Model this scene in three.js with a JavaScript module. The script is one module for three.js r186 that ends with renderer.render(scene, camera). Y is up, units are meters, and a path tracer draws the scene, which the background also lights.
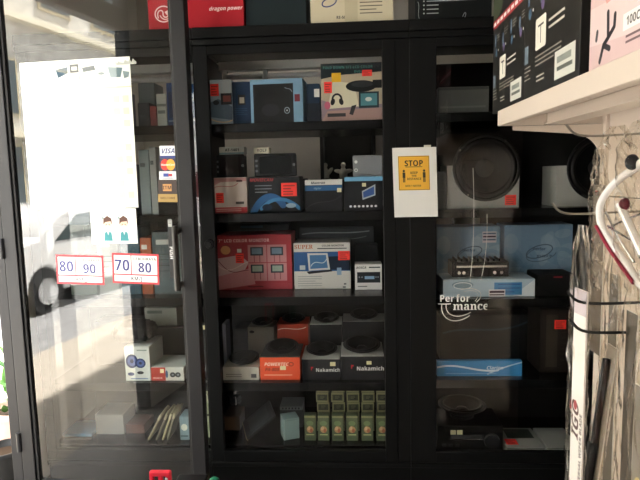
import * as THREE from 'three';
import { RoundedBoxGeometry } from 'three/addons/geometries/RoundedBoxGeometry.js';
import { mergeGeometries } from 'three/addons/utils/BufferGeometryUtils.js';
import { RectAreaLightUniformsLib } from 'three/addons/lights/RectAreaLightUniformsLib.js';

// ───────────────────────── camera, sky, sun, exposure
const scene = new THREE.Scene();
const renderer = new THREE.WebGLRenderer();
renderer.toneMapping = THREE.LinearToneMapping;
renderer.toneMappingExposure = 1.3;
renderer.shadowMap.enabled = true;
RectAreaLightUniformsLib.init();
const EYE = 1.5, F = 560;
const camera = new THREE.PerspectiveCamera(2 * Math.atan(240 / F) * 180 / Math.PI, 640 / 480, 0.05, 120);
camera.position.set(0, EYE, 0);
camera.rotation.order = 'YXZ';
camera.rotation.set(-6.5 * Math.PI / 180, 3.4 * Math.PI / 180, -1.3 * Math.PI / 180);
camera.updateMatrixWorld(true);
scene.add(camera);

scene.background = new THREE.Color(1.0, 0.99, 0.965);       // bright even cloud
scene.backgroundIntensity = 9;
const sun = new THREE.DirectionalLight(0xfffaf2, 70);        // comes over the shop's roof on to the street
sun.position.set(2.9 - 4, 12, 7.5); sun.target.position.set(-4, 0, 0);
sun.castShadow = true; sun.shadow.mapSize.set(2048, 2048); sun.shadow.radius = 3;
Object.assign(sun.shadow.camera, { left: -14, right: 14, top: 14, bottom: -14, near: 1, far: 50 });
scene.add(sun, sun.target);

// ───────────────────────── helpers
let seed = 7;
const rnd = () => { seed = (seed * 1664525 + 1013904223) % 4294967296; return seed / 4294967296; };
const rr = (a, b) => a + (b - a) * rnd();
const RAD = Math.PI / 180;
function ray(px, py) {                                       // direction through a pixel of the photograph
  return new THREE.Vector3((px - 320) / F, -(py - 240) / F, -1).applyQuaternion(camera.quaternion);
}
const atZ = (px, py, z) => { const d = ray(px, py); return d.multiplyScalar(z / d.z).add(camera.position); };
const atX = (px, py, x) => { const d = ray(px, py); return d.multiplyScalar(x / d.x).add(camera.position); };

const used = new Map();
function numbered(n) { const k = used.get(n) ?? 0; used.set(n, k + 1); return k ? n + '_' + String(k).padStart(3, '0') : n; }
function mesh(name, geo, mat, parent, pos, rot) {
  const m = new THREE.Mesh(geo, mat); m.castShadow = m.receiveShadow = true;
  m.name = parent ? name : numbered(name);
  if (pos) m.position.set(...pos);
  if (rot) m.rotation.set(...rot);
  (parent ?? scene).add(m); return m;
}
function thing(name, label, category, pos = [0, 0, 0], turn = 0, group) {
  const g = new THREE.Group(); g.name = numbered(name); g.position.set(...pos); g.rotation.y = turn;
  g.userData = { label, category }; if (group) g.userData.group = group;
  scene.add(g); return g;
}
function tag(o, label, category, group) { o.userData = { ...o.userData, label, category }; if (group) o.userData.group = group; return o; }
function struct(name, geo, mat, pos, label) { const m = mesh(name, geo, mat, null, pos); m.userData = { kind: 'structure', label }; return m; }
const box = (w, h, d, r = 0.0015) => new RoundedBoxGeometry(w, h, d, 2, Math.min(r, w * 0.45, h * 0.45, d * 0.45));
const boxAt = (x0, x1, y0, y1, z0, z1, r) => box(Math.abs(x1 - x0), Math.abs(y1 - y0), Math.abs(z1 - z0), r).translate((x0 + x1) / 2, (y0 + y1) / 2, (z0 + z1) / 2);
function tube(pts, r, seg = 24, rad = 8, closed = false) {
  return new THREE.TubeGeometry(new THREE.CatmullRomCurve3(pts.map(p => new THREE.Vector3(...p)), closed, 'centripetal'), seg, r, rad, closed);
}
function merge(...gs) { return mergeGeometries(gs.map(g => { const n = g.index ? g.toNonIndexed() : g; n.clearGroups(); return n; })); }

const mat = (color, rough = 0.6, extra = {}) => new THREE.MeshStandardMaterial({ color, roughness: rough, ...extra });
const phys = (color, rough, extra = {}) => new THREE.MeshPhysicalMaterial({ color, roughness: rough, ...extra });
function canvasTex(w, h, draw) {
  const k = Math.min(1, 640 / Math.max(w, h)), c = document.createElement('canvas'); c.width = Math.round(w * k); c.height = Math.round(h * k);
  const x = c.getContext('2d'); x.scale(c.width / w, c.height / h); ground = null; draw(x, w, h);
  const t = new THREE.CanvasTexture(c); t.colorSpace = THREE.SRGBColorSpace; t.magFilter = THREE.LinearFilter; return t;
}
function noiseTex(w, h, f, srgb = true) {
  const a = new Uint8Array(w * h * 4);
  for (let i = 0; i < w * h; i++) { const c = f(i % w, Math.floor(i / w)); a.set([c[0], c[1], c[2], 255], i * 4); }
  const t = new THREE.DataTexture(a, w, h); t.magFilter = THREE.LinearFilter; t.minFilter = THREE.LinearMipmapLinearFilter; t.generateMipmaps = true;
  t.wrapS = t.wrapT = THREE.RepeatWrapping; if (srgb) t.colorSpace = THREE.SRGBColorSpace; t.needsUpdate = true; return t;
}
// drawing shorthands for print
let ground = null;                                            // ground colour of the print drawn last
const fR = (c, col, x, y, w, h) => { ground ??= col; c.fillStyle = col; c.fillRect(x, y, w, h); };
const fT = (c, s, x, y, px, col, font = 'bold', align = 'left', fam = 'sans-serif') => { c.fillStyle = col; c.font = `${font} ${px}px ${fam}`; c.textAlign = align; c.textBaseline = 'middle'; c.fillText(s, x, y); };
const fE = (c, col, x, y, rx, ry, a = 0) => { c.fillStyle = col; c.beginPath(); c.ellipse(x, y, rx, ry, a, 0, 7); c.fill(); };
const sE = (c, col, lw, x, y, rx, ry, a = 0, s = 0, e = 7) => { c.strokeStyle = col; c.lineWidth = lw; c.beginPath(); c.ellipse(x, y, rx, ry, a, s, e); c.stroke(); };
const fP = (c, col, ...p) => { c.fillStyle = col; c.beginPath(); c.moveTo(p[0], p[1]); for (let i = 2; i < p.length; i += 2) c.lineTo(p[i], p[i + 1]); c.closePath(); c.fill(); };
const sC = (c, col, lw, ...p) => { c.strokeStyle = col; c.lineWidth = lw; c.lineCap = 'round'; c.beginPath(); c.moveTo(p[0], p[1]); c.bezierCurveTo(p[2], p[3], p[4], p[5], p[6], p[7]); c.stroke(); };
const lines = (c, col, x, y, w, n, gap, th = 2) => { for (let i = 0; i < n; i++) fR(c, col, x, y + i * gap, w * (i % 3 === 2 ? 0.7 : 0.95), th); };

// ───────────────────────── materials
const fleck = noiseTex(128, 128, () => { const v = 205 + rnd() * 50; return [v, v, v]; });
const M = {
  frame: phys(new THREE.Color(0.005, 0.0054, 0.0058), 0.42, { specularIntensity: 0.3 }),
  doorFrame: phys(new THREE.Color(0.014, 0.014, 0.016), 0.45, { specularIntensity: 0.6 }),
  shelf: phys(new THREE.Color(0.005, 0.0054, 0.0058), 0.25, { specularIntensity: 0.4 }),
  lightShelf: phys(new THREE.Color(0.30, 0.31, 0.30), 0.15),
  back: phys(new THREE.Color(0.008, 0.008, 0.008), 0.7, { specularIntensity: 0.3 }),
  glass: phys(0xffffff, 0.0, { transmission: 1, thickness: 0, ior: 1.5, side: THREE.DoubleSide }),
  doorGlass: phys(new THREE.Color(0.93, 0.95, 0.94), 0.0, { transmission: 1, thickness: 0, ior: 1.75, side: THREE.DoubleSide }),
  rubber: mat(new THREE.Color(0.012, 0.012, 0.012), 0.8),
  chrome: phys(new THREE.Color(0.7, 0.7, 0.7), 0.2, { metalness: 1 }),
  wire: phys(new THREE.Color(0.35, 0.33, 0.30), 0.3, { metalness: 1 }),
  cream: phys(new THREE.Color(0.70, 0.61, 0.53), 0.42),
  black: phys(new THREE.Color(0.0045, 0.0045, 0.005), 0.4, { specularIntensity: 0.5 }),
  cone: phys(new THREE.Color(0.004, 0.004, 0.0044), 0.55, { specularIntensity: 0.12 }),
  surround: phys(new THREE.Color(0.004, 0.004, 0.0044), 0.35, { specularIntensity: 0.25 }),
  white: mat(new THREE.Color(0.74, 0.74, 0.71), 0.6),
  paper: mat(new THREE.Color(0.80, 0.80, 0.77), 0.7),
  grayBox: mat(new THREE.Color(0.36, 0.36, 0.34), 0.7),
  redTag: mat(new THREE.Color(0.82, 0.07, 0.045), 0.6),
  yellowTag: mat(new THREE.Color(0.75, 0.72, 0.42), 0.6),
  plastic: phys(new THREE.Color(0.95, 0.93, 0.90), 0.10, { transmission: 1, thickness: 0, ior: 1.22, side: THREE.DoubleSide }),
  wall: mat(new THREE.Color(0.60, 0.57, 0.51), 0.85),
  slat: mat(new THREE.Color(0.07, 0.068, 0.064), 0.7),
  ceiling: mat(new THREE.Color(0.62, 0.61, 0.57), 0.9, { map: fleck }),
  floor: mat(new THREE.Color(0.20, 0.18, 0.165), 0.45, { map: fleck }),
};

// ───────────────────────── the room shell
const XL = -1.58, XR = 2.4, ZB = -4.25, ZF = 2.6, CEIL = 2.95, GLASSZ = -2.60;
struct('floor', boxAt(XL - 0.1, XR + 0.1, -0.15, 0, ZB - 0.1, ZF + 0.1, 0.001), M.floor, null, 'dull grey shop floor');
struct('ceiling', boxAt(XL - 0.12, XR + 0.1, CEIL, CEIL + 0.15, ZB - 0.1, ZF + 0.1, 0.001), M.ceiling, null, 'pale shop ceiling');
struct('wall_back', boxAt(XL - 0.1, XR + 0.1, 0, CEIL, ZB - 0.1, ZB, 0.001), M.wall, null, 'beige wall behind the display cabinets');
struct('wall_right', boxAt(XR, XR + 0.1, 0, CEIL, ZB, ZF, 0.001), M.slat, null, 'dark brown panelled side wall');
struct('wall_front', boxAt(XL - 0.1, XR + 0.1, 0, CEIL, ZF, ZF + 0.1, 0.001), M.slat, null, 'dark brown end wall of the shop');
// shopfront on the left: solid part beside the cabinets, the doorway, a pillar, a shop window
struct('wall_left', merge(
  boxAt(XL - 0.045, XL, 0, CEIL, ZB, -2.46, 0.001),
  boxAt(XL - 0.1, XL, 2.86, CEIL, -2.46, -1.28, 0.001),
  boxAt(XL - 0.1, XL, 0, CEIL, -1.28, -0.2, 0.001),
  boxAt(XL - 0.1, XL, 0, 0.35, -0.2, 1.9, 0.001),
  boxAt(XL - 0.1, XL, 2.45, CEIL, -0.2, 1.9, 0.001),
  boxAt(XL - 0.1, XL, 0, CEIL, 1.9, ZF, 0.001)), M.wall, null, 'shopfront wall beside the entrance');
{ // shop window with frame
  const w = mesh('window_1', merge(
    boxAt(XL - 0.07, XL - 0.03, 0.35, 0.40, -0.2, 1.9), boxAt(XL - 0.07, XL - 0.03, 2.40, 2.45, -0.2, 1.9),
    boxAt(XL - 0.07, XL - 0.03, 0.40, 2.40, -0.2, -0.15), boxAt(XL - 0.07, XL - 0.03, 0.40, 2.40, 1.85, 1.9),
    boxAt(XL - 0.07, XL - 0.03, 0.40, 2.40, 0.83, 0.88)), M.doorFrame);
  w.userData = { kind: 'structure', label: 'dark framed shop window' };
  mesh('pane', new THREE.PlaneGeometry(0.98, 2.0).rotateY(Math.PI / 2).translate(XL - 0.05, 1.4, 0.34), M.glass, w);
  mesh('pane', new THREE.PlaneGeometry(0.97, 2.0).rotateY(Math.PI / 2).translate(XL - 0.05, 1.4, 1.365), M.glass, w);
}
{ // door frame (jambs + header)
  const j = mesh('trim_1', merge(
    boxAt(XL - 0.045, XL + 0.004, 0, 2.45, -2.459, -2.425, 0.003), boxAt(XL - 0.085, XL - 0.012, 0, 2.45, -1.33, -1.28, 0.003),
    boxAt(XL - 0.085, XL - 0.012, 2.405, 2.53, -2.415, -1.33, 0.003),
    boxAt(XL - 0.045, XL + 0.004, 2.451, 2.86, -2.459, -2.425, 0.003), boxAt(XL - 0.085, XL - 0.012, 2.45, 2.86, -1.329, -1.281, 0.003)), M.doorFrame);
  mesh('transom_pane', new THREE.PlaneGeometry(1.08, 0.33).rotateY(Math.PI / 2).translate(XL - 0.05, 2.695, -1.872), M.glass, j);
  j.userData = { kind: 'structure', label: 'dark metal frame of the entrance' };
}

// ceiling tube lights: one behind the camera, one in the passage behind the cabinets
for (const [x, z, len, along, power, lab] of [[0.55, -0.5, 1.18, true, 6, 'long white tube light on the shop ceiling'], [-0.4, -3.6, 1.18, false, 9, 'white tube light over the passage behind the cabinets']]) {
  const L = thing('ceiling_light', lab, 'light', [x, CEIL, z], along ? 0 : Math.PI / 2);
  mesh('housing', boxAt(-0.06, 0.06, -0.05, 0, -0.62, 0.62, 0.006), M.white, L);
  mesh('tube', new THREE.CylinderGeometry(0.014, 0.014, len, 16).rotateX(Math.PI / 2).translate(0, -0.068, 0), mat(0xffffff, 0.4, { emissive: 0xfff8ec, emissiveIntensity: 3 }), L);
  const r = new THREE.RectAreaLight(0xfff8ec, power, 0.06, len); r.position.set(0, -0.09, 0); r.rotation.x = -Math.PI / 2; L.add(r);
}

// ───────────────────────── the three display cabinets
const part = (g, name, geo, m) => mesh(name, geo.translate(-g.position.x, -g.position.y, -g.position.z), m, g);
const ZBACK = -3.12, ZSH = -2.64;                            // cabinet back, shelf front
const SH = { A: 1.754, B: 1.331, C: 0.924, D: 0.494, E: 0.172 };
const SR = { A: 1.775, B: 1.331, C: 0.905, D: 0.508, E: 0.115 };
const X0 = -1.55, X1 = -0.712, X2 = 0.263, X3 = 1.56;
function cabinet(label, xa, xb, sh, stiles, openBack) {
  const g = thing('display_cabinet', label, 'cabinet', [(xa + xb) / 2, 0, -2.86], 0);
  part(g, 'plinth', boxAt(xa, xb, 0, 0.088, ZBACK, -2.60, 0.003), M.frame);
  part(g, 'top_board', boxAt(xa, xb, 2.128, 2.176, ZBACK - 0.01, -2.572, 0.004), M.frame);
  part(g, 'cornice', boxAt(xa, xb, 2.10, 2.127, -2.66, -2.580, 0.003), M.frame);
  part(g, 'base_rail', boxAt(xa, xb, 0.089, 0.112, ZBACK, -2.583, 0.003), M.frame);
  for (const [k, y] of Object.entries(sh)) if (k !== 'E') part(g, 'shelf', boxAt(xa + 0.012, xb - 0.012, y - 0.041, y, ZBACK + 0.012, ZSH, 0.003), M.shelf);
  part(g, 'bottom_board', boxAt(xa + 0.012, xb - 0.012, 0.1125, sh.E, ZBACK + 0.012, ZSH, 0.002), M.shelf);
  for (const x of [xa, xb - 0.012]) part(g, 'side_panel', boxAt(x, x + 0.012, 0.1125, 2.0995, ZBACK + 0.012, -2.632, 0.002), M.frame);
  const lv = [sh.E, sh.D, sh.C, sh.B, sh.A, 2.10];
  for (let i = 0; i < 5; i++) if (!(openBack && (i === 3 || i === 4))) part(g, 'back_panel', boxAt(xa, xb, lv[i] - (i ? 0.02 : 0.06), lv[i + 1] - 0.0205, ZBACK, ZBACK + 0.011, 0.001), M.back);
  const d = new THREE.Group(); d.name = 'sliding_door'; g.add(d);
  const dp = (n, geo, m) => mesh(n, geo.translate(-g.position.x, 0, -g.position.z), m, d);
  for (const [a, b] of stiles) dp('door_stile', boxAt(a, b, 0.113, 2.0995, -2.622, -2.588, 0.003), M.frame);
  const [gl, gr] = [stiles[0][1], stiles[stiles.length - 1][0]];
  dp('top_rail', boxAt(gl, gr, 2.058, 2.0995, -2.621, -2.589, 0.003), M.frame);
  dp('bottom_rail', boxAt(gl, gr, 0.113, 0.168, -2.621, -2.589, 0.003), M.frame);
  const pane = dp('glass_pane', new THREE.PlaneGeometry(gr - gl, 1.89).translate((gl + gr) / 2, 1.113, -2.604), M.glass);
  return { g, d, pane };
}
const cabL = cabinet('black framed glass cabinet crammed with boxes behind the open glass door', X0, X1, SH, [[X0, X0 + 0.05], [X1 - 0.006, X1]], true);
const cabM = cabinet('black framed glass cabinet holding monitor boxes, speakers and stacked green packs', X1, X2, SH, [[X1, -0.649], [0.143, 0.2]], true);
const cabR = cabinet('black framed glass cabinet with round subwoofers and pale blue boxes', X2, X3, SR, [[X2, 0.383], [X3 - 0.06, X3]], false);
part(cabM.g, 'end_post', boxAt(0.2, X2, 0.113, 2.0995, -2.626, -2.592, 0.002), M.frame);
{ // lock knob of the middle sliding door
  const k = atZ(207, 244, -2.585);
  mesh('lock_knob', merge(new THREE.CylinderGeometry(0.02, 0.024, 0.012, 20).rotateX(Math.PI / 2), new THREE.CylinderGeometry(0.012, 0.014, 0.02, 16).rotateX(Math.PI / 2).translate(0, 0, 0.012)).translate(k.x - cabM.g.position.x + 0.012, k.y, -2.582 - cabM.g.position.z), M.black, cabM.d);
}
{ // white lettering on the right cabinet's glass
  const a = atZ(438, 287, -2.602), b = atZ(487, 325, -2.602), w = b.x - a.x, h = a.y - b.y;
  const t = canvasTex(512, 400, (c, W, H) => {
    c.clearRect(0, 0, W, H);
    fT(c, 'Per', 14, 120, 96, '#ffffff', 'bold'); fT(c, 'for', 186, 118, 104, '#f4f4f0', 'bold');
    fT(c, 'mance', 155, 202, 112, '#f4f4f0', 'bold', 'left', 'serif');
    c.globalAlpha = 1;
    sC(c, '#e8e8e4', 7, 240, 30, 380, -10, 520, 60, 400, 160); sC(c, '#e8e8e4', 5, 270, 50, 380, 20, 460, 60, 385, 150);
    sC(c, '#e8e8e4', 9, 0, 175, 50, 178, 90, 178, 130, 176);
    sC(c, '#e8e8e4', 9, 40, 180, 20, 320, 150, 420, 330, 300); sC(c, '#e8e8e4', 8, 85, 180, 70, 290, 190, 350, 340, 265);
  });
  mesh('glass_lettering', new THREE.PlaneGeometry(w, h).translate((a.x + b.x) / 2 - cabR.g.position.x, (a.y + b.y) / 2, -2.601 - cabR.g.position.z),
    mat(0xffffff, 0.5, { map: t, transparent: true, side: THREE.DoubleSide }), cabR.d);
  for (const [x0, y0, x1, y1] of [[473, 168, 470, 282], [487, 214, 481, 280]]) {
    const p = atZ(x0, y0, -2.6015), q = atZ(x1, y1, -2.6015);
    mesh('scratch', tube([p, p.clone().lerp(q, 0.3).add(new THREE.Vector3(0.008, 0, 0)), p.clone().lerp(q, 0.7).add(new THREE.Vector3(0.009, 0, 0)), q].map(v => [v.x - cabR.g.position.x, v.y, v.z - cabR.g.position.z]), 0.0012, 16, 5), M.white, cabR.d);
  }
}
// fluorescent battens (switched off) under the cabinet tops
for (const [xa, xb, lab] of [[X0 + 0.05, X1 - 0.04, 'unlit white tube batten in the cabinet behind the glass door'], [X1 + 0.03, 0.16, 'unlit white tube batten above the headphone box']]) {
  const b = thing('tube_batten', lab, 'light', [(xa + xb) / 2, 2.1, -2.98]);
  const w = xb - xa;
  mesh('housing', boxAt(-w / 2, w / 2, -0.045, -0.001, -0.03, 0.03, 0.004), M.white, b);
  mesh('tube', new THREE.CylinderGeometry(0.013, 0.013, w - 0.08, 16).rotateZ(Math.PI / 2).translate(0, -0.075, 0.005), M.paper, b);
  for (const x of [-w / 2 + 0.03, w / 2 - 0.03, -w / 2 + 0.24]) mesh('tube_holder', boxAt(x - 0.012, x + 0.012, -0.094, -0.045, -0.012, 0.02, 0.003), M.white, b);
}

// ───────────────────────── cartons
const cols = {};
const inBay = (a, b, y) => { if (y > 2.1) return [a, b]; const m = (a + b) / 2, [l, r] = m < X1 ? [X0, X1] : m < X2 ? [X1, X2] : [X2, X3]; return [Math.max(a, l + 0.0135), Math.min(b, r - 0.0135)]; };
const plain = (c, r = 0.55) => cols[c + r] ??= phys(new THREE.Color(c), r, { specularIntensity: 0.45 });
const print = (t, r) => phys(0xffffff, r, { map: t, specularIntensity: 0.45 });
// a carton whose front print comes from a drawing; pixel box of its front on plane z, standing on height y0
function carton(o) {
  const { x0, x1, top, y0, z, depth = 0.2, side = '#222', draw, label, category = 'box', group, name = 'carton', turn = 0, px = 256, rough = 0.5, tags = [], topCol } = o;
  const ym = o.bot ?? top + 30;
  const [a, b] = inBay(atZ(x0, (top + ym) / 2, z).x, atZ(x1, (top + ym) / 2, z).x, y0);
  const h = o.h ?? atZ((x0 + x1) / 2, top, z).y - y0, w = b - a;
  const g = thing(name, label, category, [(a + b) / 2, y0 + 0.0005, z - depth / 2], turn, group);
  const front = draw ? print(canvasTex(px, Math.max(32, Math.round(px * h / w)), draw), rough) : plain(side, rough);
  const s = plain(draw ? ground : side, rough), tp = topCol ? plain(topCol, rough) : s;   // all faces share the print's ground colour
  mesh('body', box(w, h, depth, 0.002).translate(0, h / 2, 0), [s, s, tp, s, front, s], g);
  mesh('lid_flap', boxAt(-w / 2 + 0.003, w / 2 - 0.003, h, h + 0.0012, -depth / 2 + 0.004, depth / 2 - 0.003, 0.0005), tp, g);
  for (const [u0, v0, u1, v1, m = M.redTag] of tags) {      // tags in pixels of the photograph
    const p = atZ(u0, v0, z), q = atZ(u1, v1, z);
    const t = mesh('price_tag', boxAt(p.x - g.position.x, q.x - g.position.x, q.y - g.position.y, p.y - g.position.y, depth / 2 + 0.0003, depth / 2 + 0.0012, 0.0004), m, g);
    t.userData.label = m === M.redTag ? 'red price sticker' : 'small pale sticker';
  }
  g.userData.size = [w, h, depth];
  return g;
}
const redText = canvasTex(64, 64, (c) => { fR(c, '#ff3b30', 0, 0, 64, 64); for (const y of [12, 26, 40, 52]) fR(c, '#7a1510', 8, y, 48 - (y % 3) * 8, 4); });
M.redTag = mat(0xffffff, 0.6, { map: redText });
const ZF1 = -2.70;
const TOP = 2.1765;
// on top of the cabinets
carton({ label: 'red carton with a white round emblem on top of the cabinet', x0: 147, x1: 243, top: -42, bot: 28, y0: TOP, z: -2.62, side: '#8c1420', px: 384, depth: 0.32,
  draw: (c, w, h) => { fR(c, '#b01e2c', 0, 0, w, h); sE(c, '#f2dcdc', 5, 62, h - 66, 34, 30); sC(c, '#f2dcdc', 5, 40, h - 52, 30, h - 84, 62, h - 88, 60, h - 68); sC(c, '#f2dcdc', 5, 60, h - 68, 58, h - 48, 84, h - 50, 80, h - 66); fP(c, '#f2dcdc', 66, h - 74, 92, h - 86, 86, h - 64, 74, h - 62); sC(c, '#f2dcdc', 4, 48, h - 60, 56, h - 44, 70, h - 42, 84, h - 50); fT(c, 'dragon power', 245, h - 80, 20, '#f6e4e2', 'italic bold'); } });
carton({ label: 'plain dark teal carton between the red and cream cartons on the cabinet', x0: 245, x1: 306, top: -30, bot: 25, y0: TOP, z: -2.64, side: '#1d2b30', depth: 0.3 });
carton({ label: 'cream carton with sparse blue print on top of the cabinet', x0: 310, x1: 393, top: -40, bot: 22, y0: TOP, z: -2.60, side: '#b7aa8e', px: 384, depth: 0.3,
  draw: (c, w, h) => { fR(c, '#d8cfb4', 0, 0, w, h); sE(c, '#2d3a7a', 5, 88, h - 96, 34, 18, -0.3); fT(c, 'RE-500W', 120, h - 26, 17, '#3a3a38'); fR(c, '#c9c0a2', 160, h - 120, 60, 120); lines(c, '#55524a', 230, h - 92, 110, 4, 16, 4); } });
carton({ label: 'black carton with fine white lettering on top of the cabinet', x0: 415, x1: 492, top: -40, bot: 19, y0: TOP, z: -2.60, side: '#0d1012', px: 384, depth: 0.3,
  draw: (c, w, h) => { fR(c, '#101416', 0, 0, w, h); for (let i = 0; i < 4; i++) { fE(c, '#cfd6d6', 44, h - 92 + i * 20, 4, 4); fR(c, '#aab4b4', 58, h - 94 + i * 20, i ? 60 : 250, 5); } sC(c, '#c8d0d0', 3, 240, h - 10, 250, h - 40, 262, h - 30, 250, h - 5); sC(c, '#c8d0d0', 2, 14, h - 90, 26, h - 60, 10, h - 40, 20, h - 8); } });

// middle cabinet, shelf A
const A = SH.A, B = SH.B, C = SH.C, D = SH.D, E = SH.E;
carton({ label: 'carton printed with a silver car beside the left stile of the top shelf', x0: 200, x1: 232, top: 80, bot: 124, y0: A, z: ZF1, side: '#31556f', tags: [[210, 84, 219, 96]],
  draw: (c, w, h) => { fR(c, '#9fb4c4', 0, 0, w, h); fR(c, '#c4d2da', 0, 0, w, h * 0.3); fP(c, '#5e7488', 0, h * .55, w * .5, h * .42, w, h * .6, w, h * .9, 0, h * .8); fE(c, '#1a242c', w * .42, h * .5, 28, 22); sC(c, '#e0c9a8', 12, 0, h * .78, w * .4, h * .98, w * .8, h * .96, w, h * .9); fR(c, '#1c2026', w * .6, h * .3, w * .4, h * .25); fR(c, '#8c4a44', w * .68, h * .35, w * .28, h * .14); } });
carton({ label: 'narrow dark blue carton with a small square label on the top shelf', x0: 232.5, x1: 251, top: 82, bot: 123, y0: A, z: ZF1, side: '#12263c', depth: 0.24,
  draw: (c, w, h) => { fR(c, '#152f4b', 0, 0, w, h); fR(c, '#2a2622', w * .3, h * .3, w * .4, h * .24); fR(c, '#b9ad98', w * .38, h * .36, w * .26, h * .14); lines(c, '#2c4d6d', 30, h * .62, 180, 4, 26, 6); } });
carton({ label: 'large carton with black product picture in a pale blue border on the top shelf', x0: 252, x1: 305, top: 79, bot: 122, y0: A, z: -2.68, side: '#3b6d92', depth: 0.3, turn: -0.06,
  draw: (c, w, h) => { fR(c, '#7fa6c2', 0, 0, w, h); fR(c, '#14181c', 14, 22, w - 60, h - 22); fP(c, '#0b0d0f', 22, 40, w - 66, 26, w - 66, h, 22, h); sE(c, '#9fb2bc', 4, w - 78, h * .72, 12, 14); fE(c, '#d0d8dc', w - 78, h * .72, 4, 4); sC(c, '#7c8a92', 4, w - 86, h * .2, w - 70, h * .25, w - 60, h * .2, w - 52, h * .3); fR(c, '#7a2f3c', w - 40, h * .36, 26, 34); fE(c, '#1e2226', w * .38, h * .7, 44, 30); } });
carton({ label: 'slim dark blue carton squeezed beside the headphone box', x0: 306.5, x1: 320, top: 84, bot: 122, y0: A, z: ZF1, side: '#0e2438', tags: [[314, 89, 319.5, 97, M.paper]],
  draw: (c, w, h) => { fR(c, '#12304a', 0, 0, w, h); fR(c, '#0b1b2a', 0, h * .5, w, h * .5); } });
carton({ label: 'colourful carton showing headphones and a small screen on the top shelf', x0: 321, x1: 382, top: 63, bot: 121, y0: A, z: -2.685, side: '#20262a', px: 400, depth: 0.22, tags: [[331.5, 73, 341, 82, plain('#e8b62c')], [324, 82, 332, 93], [362, 70, 372, 76]],
  draw: (c, w, h) => {
    fR(c, '#b9ab93', 0, 0, w, h); fP(c, '#17242a', 0, 0, w, 0, w, h * .16, w * .3, h * .2, 0, h * .26);
    fT(c, 'FOLD DOWN TFT-LCD COLOR', 14, h * .07, 24, '#4f8f88'); fT(c, 'DVD/GAME', w * .55, h * .15, 22, '#4f8f88');
    fP(c, '#8d7d86', 0, h * .62, w * .2, h * .7, w, h * .72, w, h, 0, h); fP(c, '#a98a84', w * .1, h * .82, w, h * .78, w, h, 0, h);
    fP(c, '#d8d4bb', w * .2, h * .3, w * .55, h * .35, w * .62, h * .75, w * .1, h * .78);
    fE(c, '#15181b', w * .66, h * .4, w * .25, h * .1); fE(c, '#2c3236', w * .68, h * .37, w * .18, h * .05); fR(c, '#15181b', w * .85, h * .3, w * .15, h * .14);
    fR(c, '#1c3038', w * .62, h * .5, w * .33, h * .28); fR(c, '#4d8590', w * .65, h * .53, w * .27, h * .21); fE(c, '#cfd8d2', w * .78, h * .63, 22, 14);
    sE(c, '#16181a', 12, w * .26, h * .62, 30, 34, 0, Math.PI, 2 * Math.PI); fE(c, '#16181a', w * .19, h * .66, 14, 22, .3); fE(c, '#16181a', w * .33, h * .66, 14, 22, -.3);
    fR(c, '#2d2f33', w * .1, h * .86, w * .3, h * .06); fP(c, '#2d2f33', w * .5, h * .74, w * .58, h * .72, w * .52, h * .9, w * .46, h * .88); fE(c, '#c0617a', w * .1, h * .72, 20, 26);
  } });
// shelf B
carton({ label: 'white carton with pink print and a red band along its foot', x0: 213, x1: 247, top: 178, bot: 213, y0: B, z: ZF1, side: '#b8aaa6', tags: [[216, 193, 224, 203]],
  draw: (c, w, h) => { fR(c, '#d9cfca', 0, 0, w, h); fP(c, '#c79a98', 0, 0, w, 0, w, 24, 60, 30, 0, 60); sC(c, '#b45b5e', 4, 10, 70, 80, 40, 140, 90, 190, 40); fR(c, '#5a3338', 180, 16, 44, 14); fR(c, '#4a4642', 170, h * .68, 62, 18); fR(c, '#c4444a', 0, h * .84, w, h * .16); lines(c, '#f0dcd8', 20, h * .88, 200, 2, 14, 5); } });
carton({ label: 'black carton with a blue swoosh and a large red price sticker', x0: 249, x1: 300, top: 177, bot: 212, y0: B, z: ZF1, side: '#0b0f14', tags: [[281, 183, 297, 196]],
  draw: (c, w, h) => { fR(c, '#0d1218', 0, 0, w, h); fT(c, 'MOVIECAM', 4, 14, 22, '#c04848', 'italic bold'); lines(c, '#7f8790', 30, 40, 90, 3, 16, 4); sC(c, '#2b5f93', 34, 20, h, 70, h * .4, 140, h * .5, 170, h * .8); sC(c, '#3f7fb4', 18, 60, h * .9, 120, h * .5, 200, h * .6, 250, h * .9); fE(c, '#9db6c6', 210, h * .82, 26, 12); fE(c, '#1b2e40', 90, h * .86, 26, 16); } });
carton({ label: 'shallow black carton with a white and blue lid band', x0: 305, x1: 342.5, top: 180, bot: 210, y0: B, z: -2.69, side: '#14161a', topCol: '#c9ccca', tags: [[337, 188, 341.5, 192, M.yellowTag]],
  draw: (c, w, h) => { fR(c, '#15171a', 0, 0, w, h); fR(c, '#d4d6d2', 0, 0, w, h * .16); fT(c, 'Maxtron', 40, h * .09, 24, '#20242c', 'italic bold'); fR(c, '#2c5f8d', 0, h * .17, w, h * .17); fT(c, 'digital', 60, h * .26, 18, '#9fc2dc', 'italic'); sC(c, '#3a3d42', 3, 0, h * .95, 80, h * .5, 180, h * .9, 256, h * .45); } });
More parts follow.
